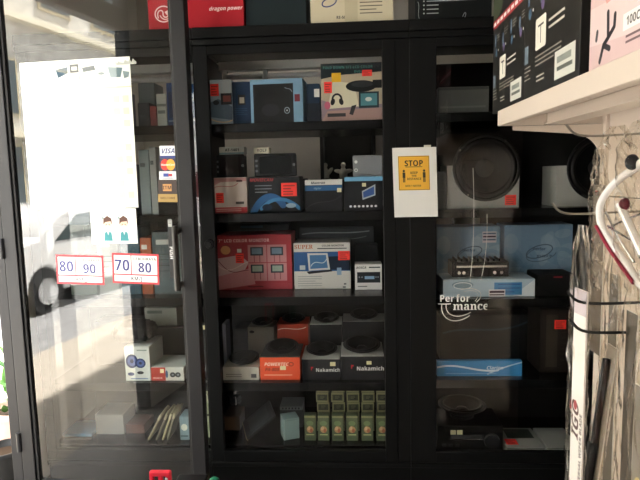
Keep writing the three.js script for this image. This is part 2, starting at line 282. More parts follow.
carton({ label: 'black carton picturing a flat screen under a light blue strip', x0: 344.5, x1: 383, top: 177, bot: 211, y0: B, z: -2.685, side: '#111317', topCol: '#6aa3c6', tags: [[362, 183, 366, 186.5, M.yellowTag]],
  draw: (c, w, h) => { fR(c, '#15171b', 0, 0, w, h); fR(c, '#6fa9cd', 0, 0, w, h * .12); fP(c, '#aeb9c2', 116, h * .42, 206, h * .22, 206, h * .55, 120, h * .68); fP(c, '#3c5fa0', 124, h * .45, 198, h * .28, 198, h * .52, 126, h * .62); for (let i = 0; i < 7; i++) fE(c, '#dfe3e4', 40 + i * 28, h * .87, 9, 8); } });
// shelf C
const ZC = -2.825;
carton({ label: 'red carton showing four small monitors', x0: 217, x1: 292, top: 235, bot: 290, y0: C, z: ZC, side: '#5b1d22', px: 512, depth: 0.2, tags: [[235.5, 253.5, 244, 263], [237, 249, 241.5, 252.5, M.paper]],
  draw: (c, w, h) => {
    fR(c, '#a63a44', 0, 0, w, h); fT(c, '7" LCD COLOR MONITOR', 8, h * .1, 30, '#f0d2d0');
    fP(c, '#d0b0b4', 0, h * .42, w * .3, h * .36, w * .42, h * .5, w * .3, h * .78, 0, h * .9); fP(c, '#c98a90', 0, h * .75, w * .45, h * .6, w * .5, h * .9, 0, h);
    fE(c, '#d9a070', 56, h * .27, 34, 30); sE(c, '#8c4640', 4, 56, h * .27, 40, 34); sC(c, '#6e2a33', 4, 0, h * .45, 120, h * .9, 160, h * .5, 280, h * .7); sC(c, '#f0dada', 4, 0, h * .55, 100, h * .8, 180, h * .4, 250, h * .5);
    fR(c, '#c88d90', w * .41, h * .18, w * .52, h * .66); fR(c, '#a63a44', w * .66, h * .18, 5, h * .66); fR(c, '#a63a44', w * .41, h * .5, w * .52, 5);
    for (const [x, y] of [[.53, .3], [.8, .3], [.53, .62], [.8, .62]]) { fR(c, '#2c3540', w * x - 44, h * y - 30, 88, 58); fR(c, y < .5 ? '#6f8aa0' : '#9fb3a8', w * x - 34, h * y - 22, 68, 40); fR(c, '#7a3a40', w * x - 20, h * y + 28, 4, 46); fR(c, '#7a3a40', w * x + 18, h * y + 28, 4, 46); }
    sC(c, '#5a1a20', 6, w * .4, h * .94, w * .5, h * .97, w * .55, h * .92, w * .6, h * .95);
  } });
carton({ label: 'white and blue carton with a fold-out monitor picture', x0: 294, x1: 350.5, top: 243, bot: 289, y0: C, z: ZC, side: '#23262b', px: 384, depth: 0.2, tags: [[338, 251, 350, 260]],
  draw: (c, w, h) => {
    fR(c, '#d6d6d0', 0, 0, w, h); fT(c, 'SUPER', 4, h * .08, 38, '#b5532a', 'bold', 'left', 'serif'); fT(c, 'COLOR MONITOR', w * .5, h * .06, 18, '#30343a'); fR(c, '#30343a', w * .42, h * .11, w * .52, 6);
    fR(c, '#2f5c92', 0, h * .19, w, h * .42); fP(c, '#18293f', w * .55, h * .3, w, h * .28, w, h * .6, w * .6, h * .58);
    fP(c, '#cfd4d4', w * .24, h * .22, w * .6, h * .22, w * .64, h * .58, w * .26, h * .6); fP(c, '#4d7cae', w * .28, h * .26, w * .57, h * .26, w * .6, h * .54, w * .29, h * .56); sC(c, '#cfe0ea', 5, w * .3, h * .5, w * .4, h * .3, w * .5, h * .55, w * .58, h * .35);
    fP(c, '#20242a', w * .22, h * .62, w * .66, h * .58, w * .68, h * .62, w * .26, h * .67); fR(c, '#8fb0cc', w * .76, h * .54, w * .08, h * .16); fR(c, '#b8c6cc', w * .1, h * .48, w * .1, h * .1);
    lines(c, '#9aa0a0', w * .06, h * .72, w * .45, 5, 16, 4); fR(c, '#5c6468', w * .88, h * .88, 16, 10); fR(c, '#5c6468', w * .86, h * .95, 20, 10);
  } });
carton({ label: 'small white carton with a car radio picture', x0: 355, x1: 382, top: 264.5, bot: 292, y0: C, z: -2.79, side: '#b9bab6', depth: 0.1,
  draw: (c, w, h) => { fR(c, '#e2e2de', 0, 0, w, h); fT(c, 'BOSCA', 10, h * .12, 30, '#1a1c20', 'italic bold'); fR(c, '#3a3e44', w * .52, h * .09, w * .42, 12); fR(c, '#22272d', w * .08, h * .3, w * .86, h * .42); fR(c, '#8fb2d0', w * .36, h * .46, w * .36, h * .12); for (const x of [.16, .26, .78, .86]) fE(c, '#7c848c', w * x, h * .5, 8, 8); fR(c, '#5c6066', w * .1, h * .85, w * .35, 8); } });
carton({ label: 'upright black carton standing behind the radio box', x0: 356, x1: 378, top: 245, bot: 288, y0: C, z: -2.905, side: '#0a0b0c', depth: 0.1, draw: (c, w, h) => { fR(c, '#0c0e0f', 0, 0, w, h); sE(c, '#23282a', 8, w * .7, h * .3, 30, 24); } });

// head units and stacked things on shelf B
function headUnit(label, x0, x1, top, bot, z, y0, face, screen) {
  const a = atZ(x0, (top + bot) / 2, z), b = atZ(x1, (top + bot) / 2, z), w = b.x - a.x, h = atZ(x0, top, z).y - atZ(x0, bot, z).y;
  const g = thing('head_unit', label, 'car stereo', [(a.x + b.x) / 2, y0, z - 0.06]);
  mesh('case', boxAt(-w / 2 + 0.008, w / 2 - 0.008, 0.0005, h - 0.006, -0.06, 0.04, 0.002), M.black, g);
  mesh('bezel', boxAt(-w / 2, w / 2, 0, h, 0.0405, 0.058, 0.006), plain(face, 0.4), g);
  mesh('screen', boxAt(-w / 2 + w * .13, w / 2 - w * .1, h * .13, h * .87, 0.0585, 0.060, 0.001), phys(new THREE.Color(screen), 0.12), g);
  for (let i = 0; i < 3; i++) mesh('button', boxAt(-w / 2 + w * .03, -w / 2 + w * .09, h * (.2 + i * .22), h * (.3 + i * .22), 0.0582, 0.062, 0.0015), plain('#777b80', 0.4), g);
  mesh('volume_knob', new THREE.CylinderGeometry(0.006, 0.007, 0.01, 16).rotateX(Math.PI / 2).translate(w / 2 - w * .05, h * .5, 0.062), plain('#8a8e92', 0.35), g);
  g.userData.topY = y0 + h;
  return g;
}
const hB = (n) => scene.getObjectByName(n);
const stackTop = (x, top, z) => atZ(x, top, z).y + 0.003;
headUnit('grey faced stereo lying on the white and pink carton', 216, 244, 153.5, 176.5, -2.76, stackTop(230, 178, ZF1), '#2c2f34', '#3a3538');
headUnit('black wide screen stereo lying on the blue swoosh carton', 254, 296, 152.5, 175.5, -2.74, stackTop(275, 177, ZF1), '#0e0f11', '#15181a');
carton({ label: 'slim pale box with a number lying on the grey faced stereo', x0: 219, x1: 244, top: 146, bot: 153, y0: stackTop(230, 178, ZF1) + 0.1125, h: 0.036, z: -2.77, side: '#4b565c', depth: 0.08, draw: (c, w, h) => { fR(c, '#d4dad4', 0, 0, w, h); fT(c, 'AT-1401', 60, h * .4, 40, '#3a4648'); fR(c, '#8fb0bc', 0, h * .75, w, h * .25); } });
carton({ label: 'slim cream box lying on the black wide screen stereo', x0: 253.5, x1: 269, top: 146, bot: 153, y0: stackTop(275, 177, ZF1) + 0.112, h: 0.03, z: -2.75, side: '#33393c', depth: 0.08, draw: (c, w, h) => { fR(c, '#d8d6c2', 0, 0, w, h); fT(c, 'ROLF', 50, h * .5, 70, '#4a4c48'); } });
{ // dark bottle-like cylinder
  const p = atZ(302, 180, -2.8);
  const c = mesh('aerosol_can', new THREE.LatheGeometry([[0, 0], [0.024, 0], [0.026, 0.006], [0.026, 0.105], [0.022, 0.118], [0.016, 0.124], [0.016, 0.15], [0.012, 0.158], [0, 0.158]].map(v => new THREE.Vector2(...v)), 28), plain('#2a2d2c', 0.4), null, [p.x + 0.005, B + 0.001, -2.94]);
  tag(c, 'dark spray can standing between the cartons of the second shelf', 'can');
}
carton({ label: 'silver grey mesh-fronted box lying on the flat screen carton', x0: 353, x1: 382, top: 155.5, bot: 176, y0: stackTop(364, 177, -2.685), z: -2.72, side: '#6d7074', depth: 0.12, draw: (c, w, h) => { fR(c, '#85898d', 0, 0, w, h); for (let y = 6; y < h; y += 8) for (let x = 6; x < w; x += 8) fR(c, '#6c7074', x, y, 3, 3); fE(c, '#d8dcdc', 26, h * .3, 14, 14); fE(c, '#cfd3d3', 26, h * .7, 16, 16); fE(c, '#43474b', 26, h * .7, 7, 7); } });

// ───────────────────────── speakers
function speakerParts(g, R, depth = 0.42) {                  // axis +y, flange at y = 0
  const L = (pts, m, n) => mesh(n, new THREE.LatheGeometry(pts.map(([x, y]) => new THREE.Vector2(x * R, y * R)), 40), m, g);
  L([[0.9, 0], [0.9, 0.035], [0.93, 0.05], [0.98, 0.05], [1, 0.035], [1, 0], [0.9, 0]], M.black, 'frame_ring');
  L([[0.9, 0.03], [0.87, 0.075], [0.82, 0.095], [0.77, 0.075], [0.74, 0.02]], M.surround, 'surround');
  L([[0.745, 0.025], [0.5, -0.12], [0.27, -0.22]], M.cone, 'cone');
  L([[0.28, -0.215], [0.22, -0.15], [0.12, -0.11], [0, -0.10]], M.surround, 'dust_cap');
  L([[0.9, 0], [0.85, -0.1], [0.5, -depth * 0.66], [0.5, -depth * 0.67], [0, -depth * 0.67]], M.black, 'basket');
  L([[0, -depth * 0.67], [0.48, -depth * 0.67], [0.5, -depth * 0.7], [0.5, -depth * 0.97], [0.47, -depth], [0, -depth]], plain('#1c1d1f', 0.35), 'magnet');
  for (let i = 0; i < 4; i++) { const a = i * Math.PI / 2 + 0.6; mesh('screw', new THREE.CylinderGeometry(R * 0.022, R * 0.022, R * 0.02, 10).translate(Math.cos(a) * R * 0.955, R * 0.058, Math.sin(a) * R * 0.955), M.chrome, g); }
}
// an open carton whose top has a round hole in which a speaker lies; print on the front
function speakerCarton(o) {
  const { x0, x1, ft, fb, z, y0, depth, side, top, draw, label, slabel, R, group, tags = [], sgroup, tilt = 0.16 } = o;
  const [a, b] = inBay(atZ(x0, (ft + fb) / 2, z).x, atZ(x1, (ft + fb) / 2, z).x, y0), w = b - a, h = o.h ?? atZ((x0 + x1) / 2, ft, z).y - y0;
  const cx = (a + b) / 2 + (o.dx ?? 0), zc = z - depth / 2;
  const g = thing('speaker_carton', label, 'box', [(a + b) / 2, y0 + 0.0005, zc], 0, group);
  const front = draw && print(canvasTex(256, Math.max(32, Math.round(256 * h / w)), draw), 0.5);
  const s = plain(draw ? ground : side), tp = plain(top), th = 0.003;
  mesh('front_panel', box(w, h, th, 0.001).translate(0, h / 2, depth / 2 - th / 2), draw ? [s, s, s, s, front, s] : s, g);
  mesh('body', merge(boxAt(-w / 2, w / 2, 0, h, -depth / 2, -depth / 2 + th), boxAt(-w / 2, -w / 2 + th, 0, h, -depth / 2 + th, depth / 2 - th), boxAt(w / 2 - th, w / 2, 0, h, -depth / 2 + th, depth / 2 - th), boxAt(-w / 2 + th, w / 2 - th, 0, th, -depth / 2 + th, depth / 2 - th)), s, g);
  const sp = new THREE.Shape(); sp.moveTo(-w / 2, -depth / 2); sp.lineTo(w / 2, -depth / 2); sp.lineTo(w / 2, depth / 2); sp.lineTo(-w / 2, depth / 2);
  const hr = Math.min(R * 0.9, w / 2 - 0.004, depth / 2 - 0.004), hole = new THREE.Path(); hole.absarc(o.dx ?? 0, 0, hr, 0, 7); sp.holes.push(hole);
  mesh('top_panel', new THREE.ExtrudeGeometry(sp, { depth: th, bevelEnabled: false, curveSegments: 24 }).rotateX(-Math.PI / 2).translate(0, h, 0), tp, g);
  for (const [u0, v0, u1, v1, m = M.redTag] of tags) { const p = atZ(u0, v0, z), q = atZ(u1, v1, z); mesh('price_tag', boxAt(p.x - g.position.x, q.x - g.position.x, q.y - g.position.y, p.y - g.position.y, depth / 2 + 0.0003, depth / 2 + 0.0012, 0.0004), m, g); }
  const k = thing('car_speaker', slabel, 'speaker', [cx, y0 + h + th + R * 0.10 + 0.001, zc], 0, sgroup);
  speakerParts(k, R, Math.min(0.42, 0.8 * h / R)); k.rotation.x = tilt;
  k.position.y += Math.sin(tilt) * R * 0.9;
  return g;
}
const ZD = -2.68;
const naka = (c, w, h) => { fR(c, '#15171a', 0, 0, w, h); fT(c, 'Nakamichi', 92, h * .52, 34, '#e4e4e2'); fR(c, '#c8202c', 60, h * .36, 16, 10); fR(c, '#c8202c', 60, h * .36, 7, 24); };
speakerCarton({ label: 'low grey-white carton with a speaker lying in its top', slabel: 'black speaker lying in the low grey-white carton', x0: 223, x1: 259, ft: 368, fb: 382, z: ZD, y0: D, depth: 0.2, side: '#aaa79c', top: '#b4b1a6', R: 0.078, draw: (c, w, h) => { fR(c, '#b4b1a6', 0, 0, w, h); lines(c, '#7d7a70', 20, h * .5, 120, 2, 16, 6); fR(c, '#22242a', 200, h * .5, 38, 28); } });
speakerCarton({ label: 'bright orange carton with a speaker lying in its top', slabel: 'black speaker lying in the orange carton', x0: 260, x1: 300, ft: 357.5, fb: 380, z: ZD, y0: D, depth: 0.22, side: '#a63a20', top: '#3e4440', R: 0.085, tags: [[280, 366, 286, 370, M.yellowTag]], draw: (c, w, h) => { fR(c, '#d8512e', 0, 0, w, h); fT(c, 'POWERTEC', 26, h * .3, 30, '#f2d9c8', 'italic bold'); fT(c, 'PA-803', 30, h * .54, 28, '#5a1c14', 'italic bold'); fR(c, '#f0b7a0', 26, h * .76, 180, 6); sE(c, '#7a2414', 5, 200, h * .3, 14, 12); } });
speakerCarton({ label: 'narrower black carton with white name and red mark, speaker on it', slabel: 'black speaker lying in the narrower black carton', x0: 302, x1: 340, ft: 359.5, fb: 380, z: ZD, y0: D, depth: 0.22, side: '#17191b', top: '#b4b6b2', R: 0.08, tags: [[330, 362, 335.5, 366, M.yellowTag]], draw: naka });
speakerCarton({ label: 'wider black carton with white name and red mark, speaker on it', slabel: 'large black speaker lying in the wider black carton', x0: 341, x1: 384, ft: 356.5, fb: 380, z: ZD, y0: D, depth: 0.23, side: '#17191b', top: '#b8bab6', R: 0.096, tags: [[366.5, 361, 371.5, 364.5, M.yellowTag]], draw: naka });
const ZD2 = -2.925;
speakerCarton({ label: 'grey carton in the back row behind the grey-white one', slabel: 'dull speaker in the grey back row carton', x0: 248, x1: 274, ft: 330, fb: 348, z: ZD2, y0: D, h: 0.20, depth: 0.15, side: '#83827b', top: '#8a897f', R: 0.06, draw: (c, w, h) => { fR(c, '#8a897f', 0, 0, w, h); fE(c, '#1f2022', 40, 40, 24, 14); } });
speakerCarton({ label: 'dull red carton in the back row behind the orange one', slabel: 'speaker in the dull red back row carton', x0: 277, x1: 308, ft: 323, fb: 345, z: ZD2, y0: D, h: 0.215, depth: 0.16, side: '#8e3424', top: '#a8402a', R: 0.065, draw: (c, w, h) => { fR(c, '#a8402a', 0, 0, w, h); sC(c, '#e4d8d0', 6, 10, 40, 80, 10, 160, 60, 240, 20); } });
speakerCarton({ label: 'tall black carton in the back row between two front speakers', slabel: 'speaker on the tall black back row carton', x0: 310, x1: 342, ft: 326, fb: 345, z: ZD2, y0: D, h: 0.215, depth: 0.17, side: '#131517', top: '#b8bab4', R: 0.07 });
speakerCarton({ label: 'black carton at the right end of the back speaker row', slabel: 'glossy wrapped speaker on the right back row carton', x0: 343, x1: 386, ft: 322, fb: 345, z: ZD2, y0: D, h: 0.23, depth: 0.17, side: '#131517', top: '#9a9b97', R: 0.075 });
carton({ label: 'small black box beside the grey back row carton', x0: 235, x1: 247.5, top: 327, bot: 350, y0: D, z: -2.915, side: '#0c0d0e', h: 0.2, depth: 0.12 });
carton({ label: 'slim white and blue box at the left end of the speaker shelf', x0: 221, x1: 226, top: 325, bot: 345, y0: D, z: -2.86, h: 0.24, side: '#9aa0b4', depth: 0.1 });
// crinkled clear bags
function crinkle(w, h, d, amp, n = 14) {
  const g = new THREE.SphereGeometry(0.5, n * 2, n); const p = g.attributes.position;
  for (let i = 0; i < p.count; i++) {
    const v = new THREE.Vector3().fromBufferAttribute(p, i), k = 1 + amp * Math.sin(v.x * 23 + v.y * 17) * Math.cos(v.z * 29 - v.y * 11) + amp * 0.6 * Math.sin(v.y * 47 + v.z * 31);
    const q = (s, e) => Math.sign(s) * Math.pow(Math.abs(s) * 2, e) / 2;
    p.setXYZ(i, q(v.x, 0.6) * w * k, q(v.y, 0.7) * h * k, q(v.z, 0.6) * d * k);
  }
  g.computeVertexNormals(); return g;
}
function bag(label, px, py, z, y0, w, h, d, amp = 0.06) {
  const p = atZ(px, py, z);
  const b = mesh('clear_bag', crinkle(w, h, d, amp), M.plastic, null, [p.x, y0 + h / 2 + 0.012, z]); return tag(b, label, 'bag');
}

// ───────────────────────── bottom shelf of the middle cabinet
{
  const gt = canvasTex(128, 256, (c, w, h) => { fR(c, '#505c40', 0, 0, w, h); fR(c, '#85875f', 0, 0, w, 20); fE(c, '#6c8056', 62, h * .3, 40, 26); fE(c, '#b98f62', 64, h * .55, 38, 34); fE(c, '#d8b58c', 50, h * .5, 16, 22, .4); fE(c, '#a45a3c', 78, h * .6, 16, 20); fR(c, '#b9c48c', 20, h * .74, 88, 10); fR(c, '#3f5238', 16, h * .84, 96, 24); });
  const gm = mat(0xffffff, 0.5, { map: gt }), gs = plain('#505c40', 0.5), gtop = gs;
  const ORD = ['first', 'second', 'third', 'fourth', 'fifth', 'sixth'];
  const bars = [304.5, 318, 332, 346.5, 361.5, 376.5];
  const proto = (z) => {
    const a = atZ(318, 430, z), b = atZ(329.5, 430, z), w = b.x - a.x, h = atZ(324, 416, z).y - E;
    const g = new THREE.Group(); g.userData = { label: '', category: 'pack', group: 'green packs standing in the front row' };
    mesh('body', box(w, h, 0.045, 0.002).translate(0, h / 2, 0), [gs, gs, gtop, gs, gm, gs], g); mesh('lid_flap', boxAt(-w / 2 + .003, w / 2 - .003, h, h + .001, -.02, .02, .0004), gtop, g);
    return { g, w, h };
  };
  const P = proto(-2.69);
  bars.forEach((x, i) => { const o = i ? P.g.clone() : P.g; o.name = numbered('green_pack'); scene.add(o); o.userData = { ...o.userData, label: `${ORD[i]} upright green pack counted from the tall teal box` }; const a = atZ(x, 430, -2.69); o.position.set(Math.min(a.x + P.w / 2, 0.16), E + 0.0005, -2.713); o.rotation.y = rr(-.04, .04); });
  // lying packs stacked behind
  const dg = plain('#3b402e', 0.5), ft = mat(0xffffff, 0.5, { map: canvasTex(128, 64, (c, w, h) => { fR(c, '#3b402e', 0, 0, w, h); fR(c, '#8f8f69', 0, 0, w, 9); fR(c, '#8f8f69', 0, h - 8, w, 8); fR(c, '#8f8f69', 0, 0, 8, h); fR(c, '#8f8f69', w - 8, 0, 8, h); fR(c, '#22281c', 30, 14, 70, 34); lines(c, '#7d8060', 36, 20, 56, 3, 9, 3); }) });
  const fs = dg;
  let first = null;
  const cxs = [317, 332, 347, 362, 377];
  cxs.forEach((x, i) => {
    for (let k = 0; k < 5; k++) {
      let o;
      if (!first) { o = new THREE.Group(); o.userData = { label: 'green pack lying flat in the stacks behind the upright packs', category: 'pack', group: 'green packs lying in stacks' }; mesh('body', box(0.066, 0.052, 0.11, 0.002).translate(0, 0.026, 0), [dg, dg, fs, dg, ft, dg], o); mesh('lid_flap', boxAt(-.03, .03, .004, .048, 0.055, 0.056, 0.0004), ft, o); first = o; }
      else o = first.clone();
      o.name = numbered('flat_green_pack'); scene.add(o); o.userData = { ...o.userData, label: `green pack lying ${['lowest', 'second from the board', 'third from the board', 'second from the top', 'topmost'][k]} in the ${ORD[i]} flat stack from the teal box` };
      const a = atZ(x + 6, 400, -2.80);
      o.position.set(a.x + rr(-.002, .002), E + 0.0005 + k * 0.0522, -2.855); o.rotation.y = rr(-.05, .05);
    }
  });
}
carton({ label: 'tall pale teal box standing on the bottom shelf', x0: 281, x1: 297, top: 419, bot: 446, y0: E, z: -2.70, side: '#6f8684', depth: 0.08, turn: 0.35, draw: (c, w, h) => { fR(c, '#7d9593', 0, 0, w, h); fR(c, '#93aaa8', 0, 0, 20, h); fR(c, '#61787a', 30, 20, 200, 8); } });
{ // perforated metal shelf piece behind the teal box
  const a = atZ(279, 409, -2.80), b = atZ(302, 409, -2.80), w = b.x - a.x, y = a.y;
  const g = thing('vented_amplifier', 'grey amplifier with a perforated top behind the teal box', 'amplifier', [(a.x + b.x) / 2, E + 0.0005, -2.90]);
  mesh('case', boxAt(-w / 2, w / 2, 0, y - E - 0.02, -0.06, 0.06, 0.003), plain('#2c3133', 0.5), g);
  mesh('top_grille', boxAt(-w / 2, w / 2, y - E - 0.02, y - E, -0.06, 0.07, 0.002), plain('#6b7375', 0.4), g);
  for (let i = 0; i < 6; i++) mesh('slot', boxAt(-w / 2 + w * (0.1 + i * .14), -w / 2 + w * (0.17 + i * .14), y - E - 0.015, y - E - 0.005, 0.0702, 0.0712, 0.0004), M.black, g);
}
{ // leaning flat folder and tan box on the bottom shelf
  const p = atZ(262, 436, -2.72);
  const g = thing('leaning_plaque', 'dark flat plaque with a pale edge leaning on the bottom shelf', 'plaque', [p.x, E + 0.066, -2.78]);
  mesh('board', boxAt(-0.09, 0.09, 0, 0.012, -0.1, 0.1, 0.002), plain('#2f3132', 0.35), g); mesh('edge_strip', boxAt(-0.094, -0.09, 0, 0.013, -0.1, 0.1, 0.001), plain('#a59b84'), g);
  mesh('inlay', boxAt(-0.06, 0.06, 0.0121, 0.0135, -0.07, 0.07, 0.0005), plain('#45484a', 0.3), g);
  g.rotation.set(0, 0.3, 0.62); g.position.x -= 0.02; 
}
carton({ label: 'tan cardboard box at the left end of the bottom shelf', x0: 224, x1: 240, top: 417, bot: 440, y0: E, z: -2.80, side: '#5d4c3c', depth: 0.14 });
// loose tangle of dark wrapped goods between
for (const [x, y, z, w, h, d, l] of [[250, 414, -2.98, 0.16, 0.15, 0.1, 'crumpled clear bag of dark parts at the back of the bottom shelf']]) {
  if (y > 300) bag(l, x, y, z, E, w, h, d, 0.09);
}
// coiled leads on the bottom shelf
function coil(label, px, py, z, R, col, y0 = E) {
  const p = atZ(px, py, z), g = thing('coiled_cable', label, 'cable', [p.x, y0 + 0.008, z], rr(0, 3)), pts = [];
  for (let i = 0; i <= 90; i++) { const a = i / 90 * 6 * Math.PI * 2, k = 1 + 0.1 * Math.sin(a * 1.37 + R * 90); pts.push([Math.cos(a) * R * k, 0.004 + i / 90 * 0.035 + 0.004 * Math.sin(a * 2.3), Math.sin(a) * R * k]); }
  mesh('loops', tube(pts, 0.0045, 420, 7), plain(col, 0.35), g);
  mesh('plug', merge(new THREE.CylinderGeometry(0.008, 0.009, 0.035, 14).rotateZ(1.4), new THREE.CylinderGeometry(0.004, 0.004, 0.02, 10).rotateZ(1.4).translate(0.026, 0.004, 0)).translate(R * 1.1, 0.05, 0), M.chrome, g);
  mesh('cable_tie', new THREE.TorusGeometry(0.02, 0.0025, 8, 20).translate(-R, 0.022, 0), M.white, g);
}
coil('grey coiled lead lying on the tan box', 236, 412, -2.87, 0.026, '#4a4c4e', E + 0.115);
// low cartons lying at the back of shelf C
carton({ label: 'dark carton lying at the back over the red monitor carton', x0: 226, x1: 290, top: 224, bot: 290, y0: C, z: -3.035, side: '#1a2027', depth: 0.06, draw: (c, w, h) => { fR(c, '#171d24', 0, 0, w, h); fR(c, '#3f5f78', 60, 6, 90, 10); lines(c, '#39434c', 20, 24, 200, 2, 10, 4); } });
carton({ label: 'grey plastic wrapped carton behind the fold-out monitor carton', x0: 300, x1: 374, top: 228, bot: 288, y0: C, z: -3.035, side: '#3a3f40', depth: 0.06, draw: (c, w, h) => { fR(c, '#373c3d', 0, 0, w, h); sC(c, '#aab0ae', 4, 10, 20, 80, 8, 140, 24, 240, 12); sC(c, '#7b8280', 3, 30, 40, 90, 30, 160, 50, 230, 30); } });

// ───────────────────────── the right cabinet
const RA = SR.A, RB = SR.B, RC = SR.C, RD = SR.D, RE = SR.E;
carton({ label: 'long grey carton on the top shelf of the subwoofer cabinet', x0: 438, x1: 489, top: 87, bot: 112, y0: RA, z: -2.72, side: '#4b4d4a', depth: 0.25, draw: (c, w, h) => { fR(c, '#5c5f5b', 0, 0, w, h); fR(c, '#454846', 0, 0, w, 14); fR(c, '#6d706b', 10, h * .7, 230, 10); } });
function subwoofer(label, slabel, px, py, r, x0, x1, ft, boxFt, tagpx, z = -2.72) {
  const c0 = atZ(px, py, z), R = atZ(px + r, py, z).x - c0.x;
  const a = atZ(x0, 195, z).x, b = atZ(x1, 195, z).x, h = atZ((x0 + x1) / 2, ft, z).y - RB, w = b - a, depth = 0.2, th = 0.004;
  const g = thing('subwoofer_carton', label, 'box', [(a + b) / 2, RB + 0.0005, z - depth / 2]);
  const sp = new THREE.Shape(); sp.moveTo(-w / 2, 0); sp.lineTo(w / 2, 0); sp.lineTo(w / 2, h);
  const cx = c0.x - g.position.x, cy = c0.y - RB, rh = R * 0.985, dx = Math.sqrt(Math.max(0, rh * rh - (h - cy) ** 2));
  const a1 = Math.atan2(h - cy, dx), a0 = Math.PI - a1;
  if (cx + dx < w / 2) sp.lineTo(cx + dx, h);
  const n = 28; for (let i = 0; i <= n; i++) { const t = a1 + (a0 - 2 * Math.PI - a1) * i / n; const X = Math.min(w / 2 - 0.001, Math.max(-w / 2 + 0.001, cx + rh * Math.cos(t))); sp.lineTo(X, Math.max(0.004, cy + rh * Math.sin(t))); }
  sp.lineTo(-w / 2, h); sp.closePath();
  mesh('front_panel', new THREE.ExtrudeGeometry(sp, { depth: th, bevelEnabled: false }).translate(0, 0, depth / 2 - th), plain('#a9aaa4'), g);
  mesh('body', merge(boxAt(-w / 2, -w / 2 + th, 0, h, -depth / 2, depth / 2 - th), boxAt(w / 2 - th, w / 2, 0, h, -depth / 2, depth / 2 - th), boxAt(-w / 2 + th, w / 2 - th, 0, th, -depth / 2, depth / 2 - th), boxAt(-w / 2 + th, w / 2 - th, th, h, -depth / 2, -depth / 2 + th)), plain('#a9aaa4'), g);
  if (tagpx) { const p = atZ(tagpx[0], tagpx[1], z), q = atZ(tagpx[2], tagpx[3], z); mesh('price_tag', boxAt(p.x - g.position.x, q.x - g.position.x, q.y - g.position.y, p.y - g.position.y, depth / 2 + 0.0003, depth / 2 + 0.0012, 0.0004), M.redTag, g); }
  const k = thing('subwoofer', slabel, 'speaker', [c0.x, c0.y, z + 0.004]); speakerParts(k, R, 0.7); k.rotation.x = Math.PI / 2;
}
subwoofer('pale carton cradling a subwoofer, with a red price sticker', 'large black subwoofer in the carton with the red sticker', 486, 168, 34, 447, 519, 165, 0, [505, 195, 516, 205]);
subwoofer('pale carton cradling the subwoofer beside the hanging bags', 'large black subwoofer partly hidden by the hanging bags', 600, 168, 34, 556, 634, 165, 0, null);
carton({ label: 'narrow grey box wedged beside the first subwoofer carton', x0: 436, x1: 446, top: 172, bot: 206, y0: RB, z: -2.74, side: '#666a68', depth: 0.2 });
const perf = (tagBars) => (c, w, h) => {
  fR(c, '#7f9cb4', 0, 0, w, h); for (let i = 0; i < 26; i++) { const s = Math.sin(i * 12.99) * 437.5, x = (s - Math.floor(s)) * w, t = Math.sin(i * 78.2) * 143.7, y = (t - Math.floor(t)) * h; c.globalAlpha = .35; fE(c, i % 2 ? '#a9bcc8' : '#5f86a6', x, y, 50 + (i % 5) * 8, 18 + (i % 4) * 8, i); }
  c.globalAlpha = 1; sE(c, '#56697a', 6, w * .52, h * .42, 76, 34, -.3); sE(c, '#56697a', 4, w * .55, h * .46, 86, 40, -.25, 0.3, 4.6); fT(c, 'Perfor', w * .42, h * .38, 24, '#46586a'); fT(c, 'mance', w * .48, h * .49, 26, '#46586a', 'bold', 'left', 'serif');
  if (tagBars) { fR(c, '#c8c4cc', w * .72, h * .08, w * .22, h * .18); for (let i = 0; i < 3; i++) fR(c, i === 1 ? '#3f2a3a' : '#5f6f86', w * .73, h * (.1 + i * .05), w * .2, 9); }
};
carton({ label: 'pale blue carton with a dark barcode label in its corner', x0: 437, x1: 500, top: 227, bot: 292, y0: RC, z: -2.90, side: '#7592ab', px: 384, depth: 0.16, draw: perf(true) });
carton({ label: 'pale blue carton with an emblem and no barcode label', x0: 504, x1: 572, top: 225, bot: 292, y0: RC, z: -2.89, side: '#7592ab', px: 384, depth: 0.16, draw: perf(false) });
const flat = carton({ label: 'low white and blue carton lying under the black amplifier', x0: 443, x1: 535, top: 279.5, bot: 297, y0: RC, z: -2.685, side: '#8fa7b8', px: 512, depth: 0.18, rough: 0.45,
  draw: (c, w, h) => { fR(c, '#b4c9d6', 0, 0, w, h); fE(c, '#8aa2b0', 110, h * .3, 60, 22); sE(c, '#e4ecf0', 5, 110, h * .35, 50, 18); fP(c, '#dfe8ec', w * .75, h, w, 0, w, h); fR(c, '#4a86b8', w * .56, h * .18, w * .3, h * .72); lines(c, '#2c5f92', w * .6, h * .26, 130, 3, 22, 6); fR(c, '#e6e2e4', w * .5, h * .58, w * .18, h * .42); fR(c, '#432238', w * .51, h * .66, w * .16, h * .12); fR(c, '#432238', w * .51, h * .86, w * .16, h * .06); } });
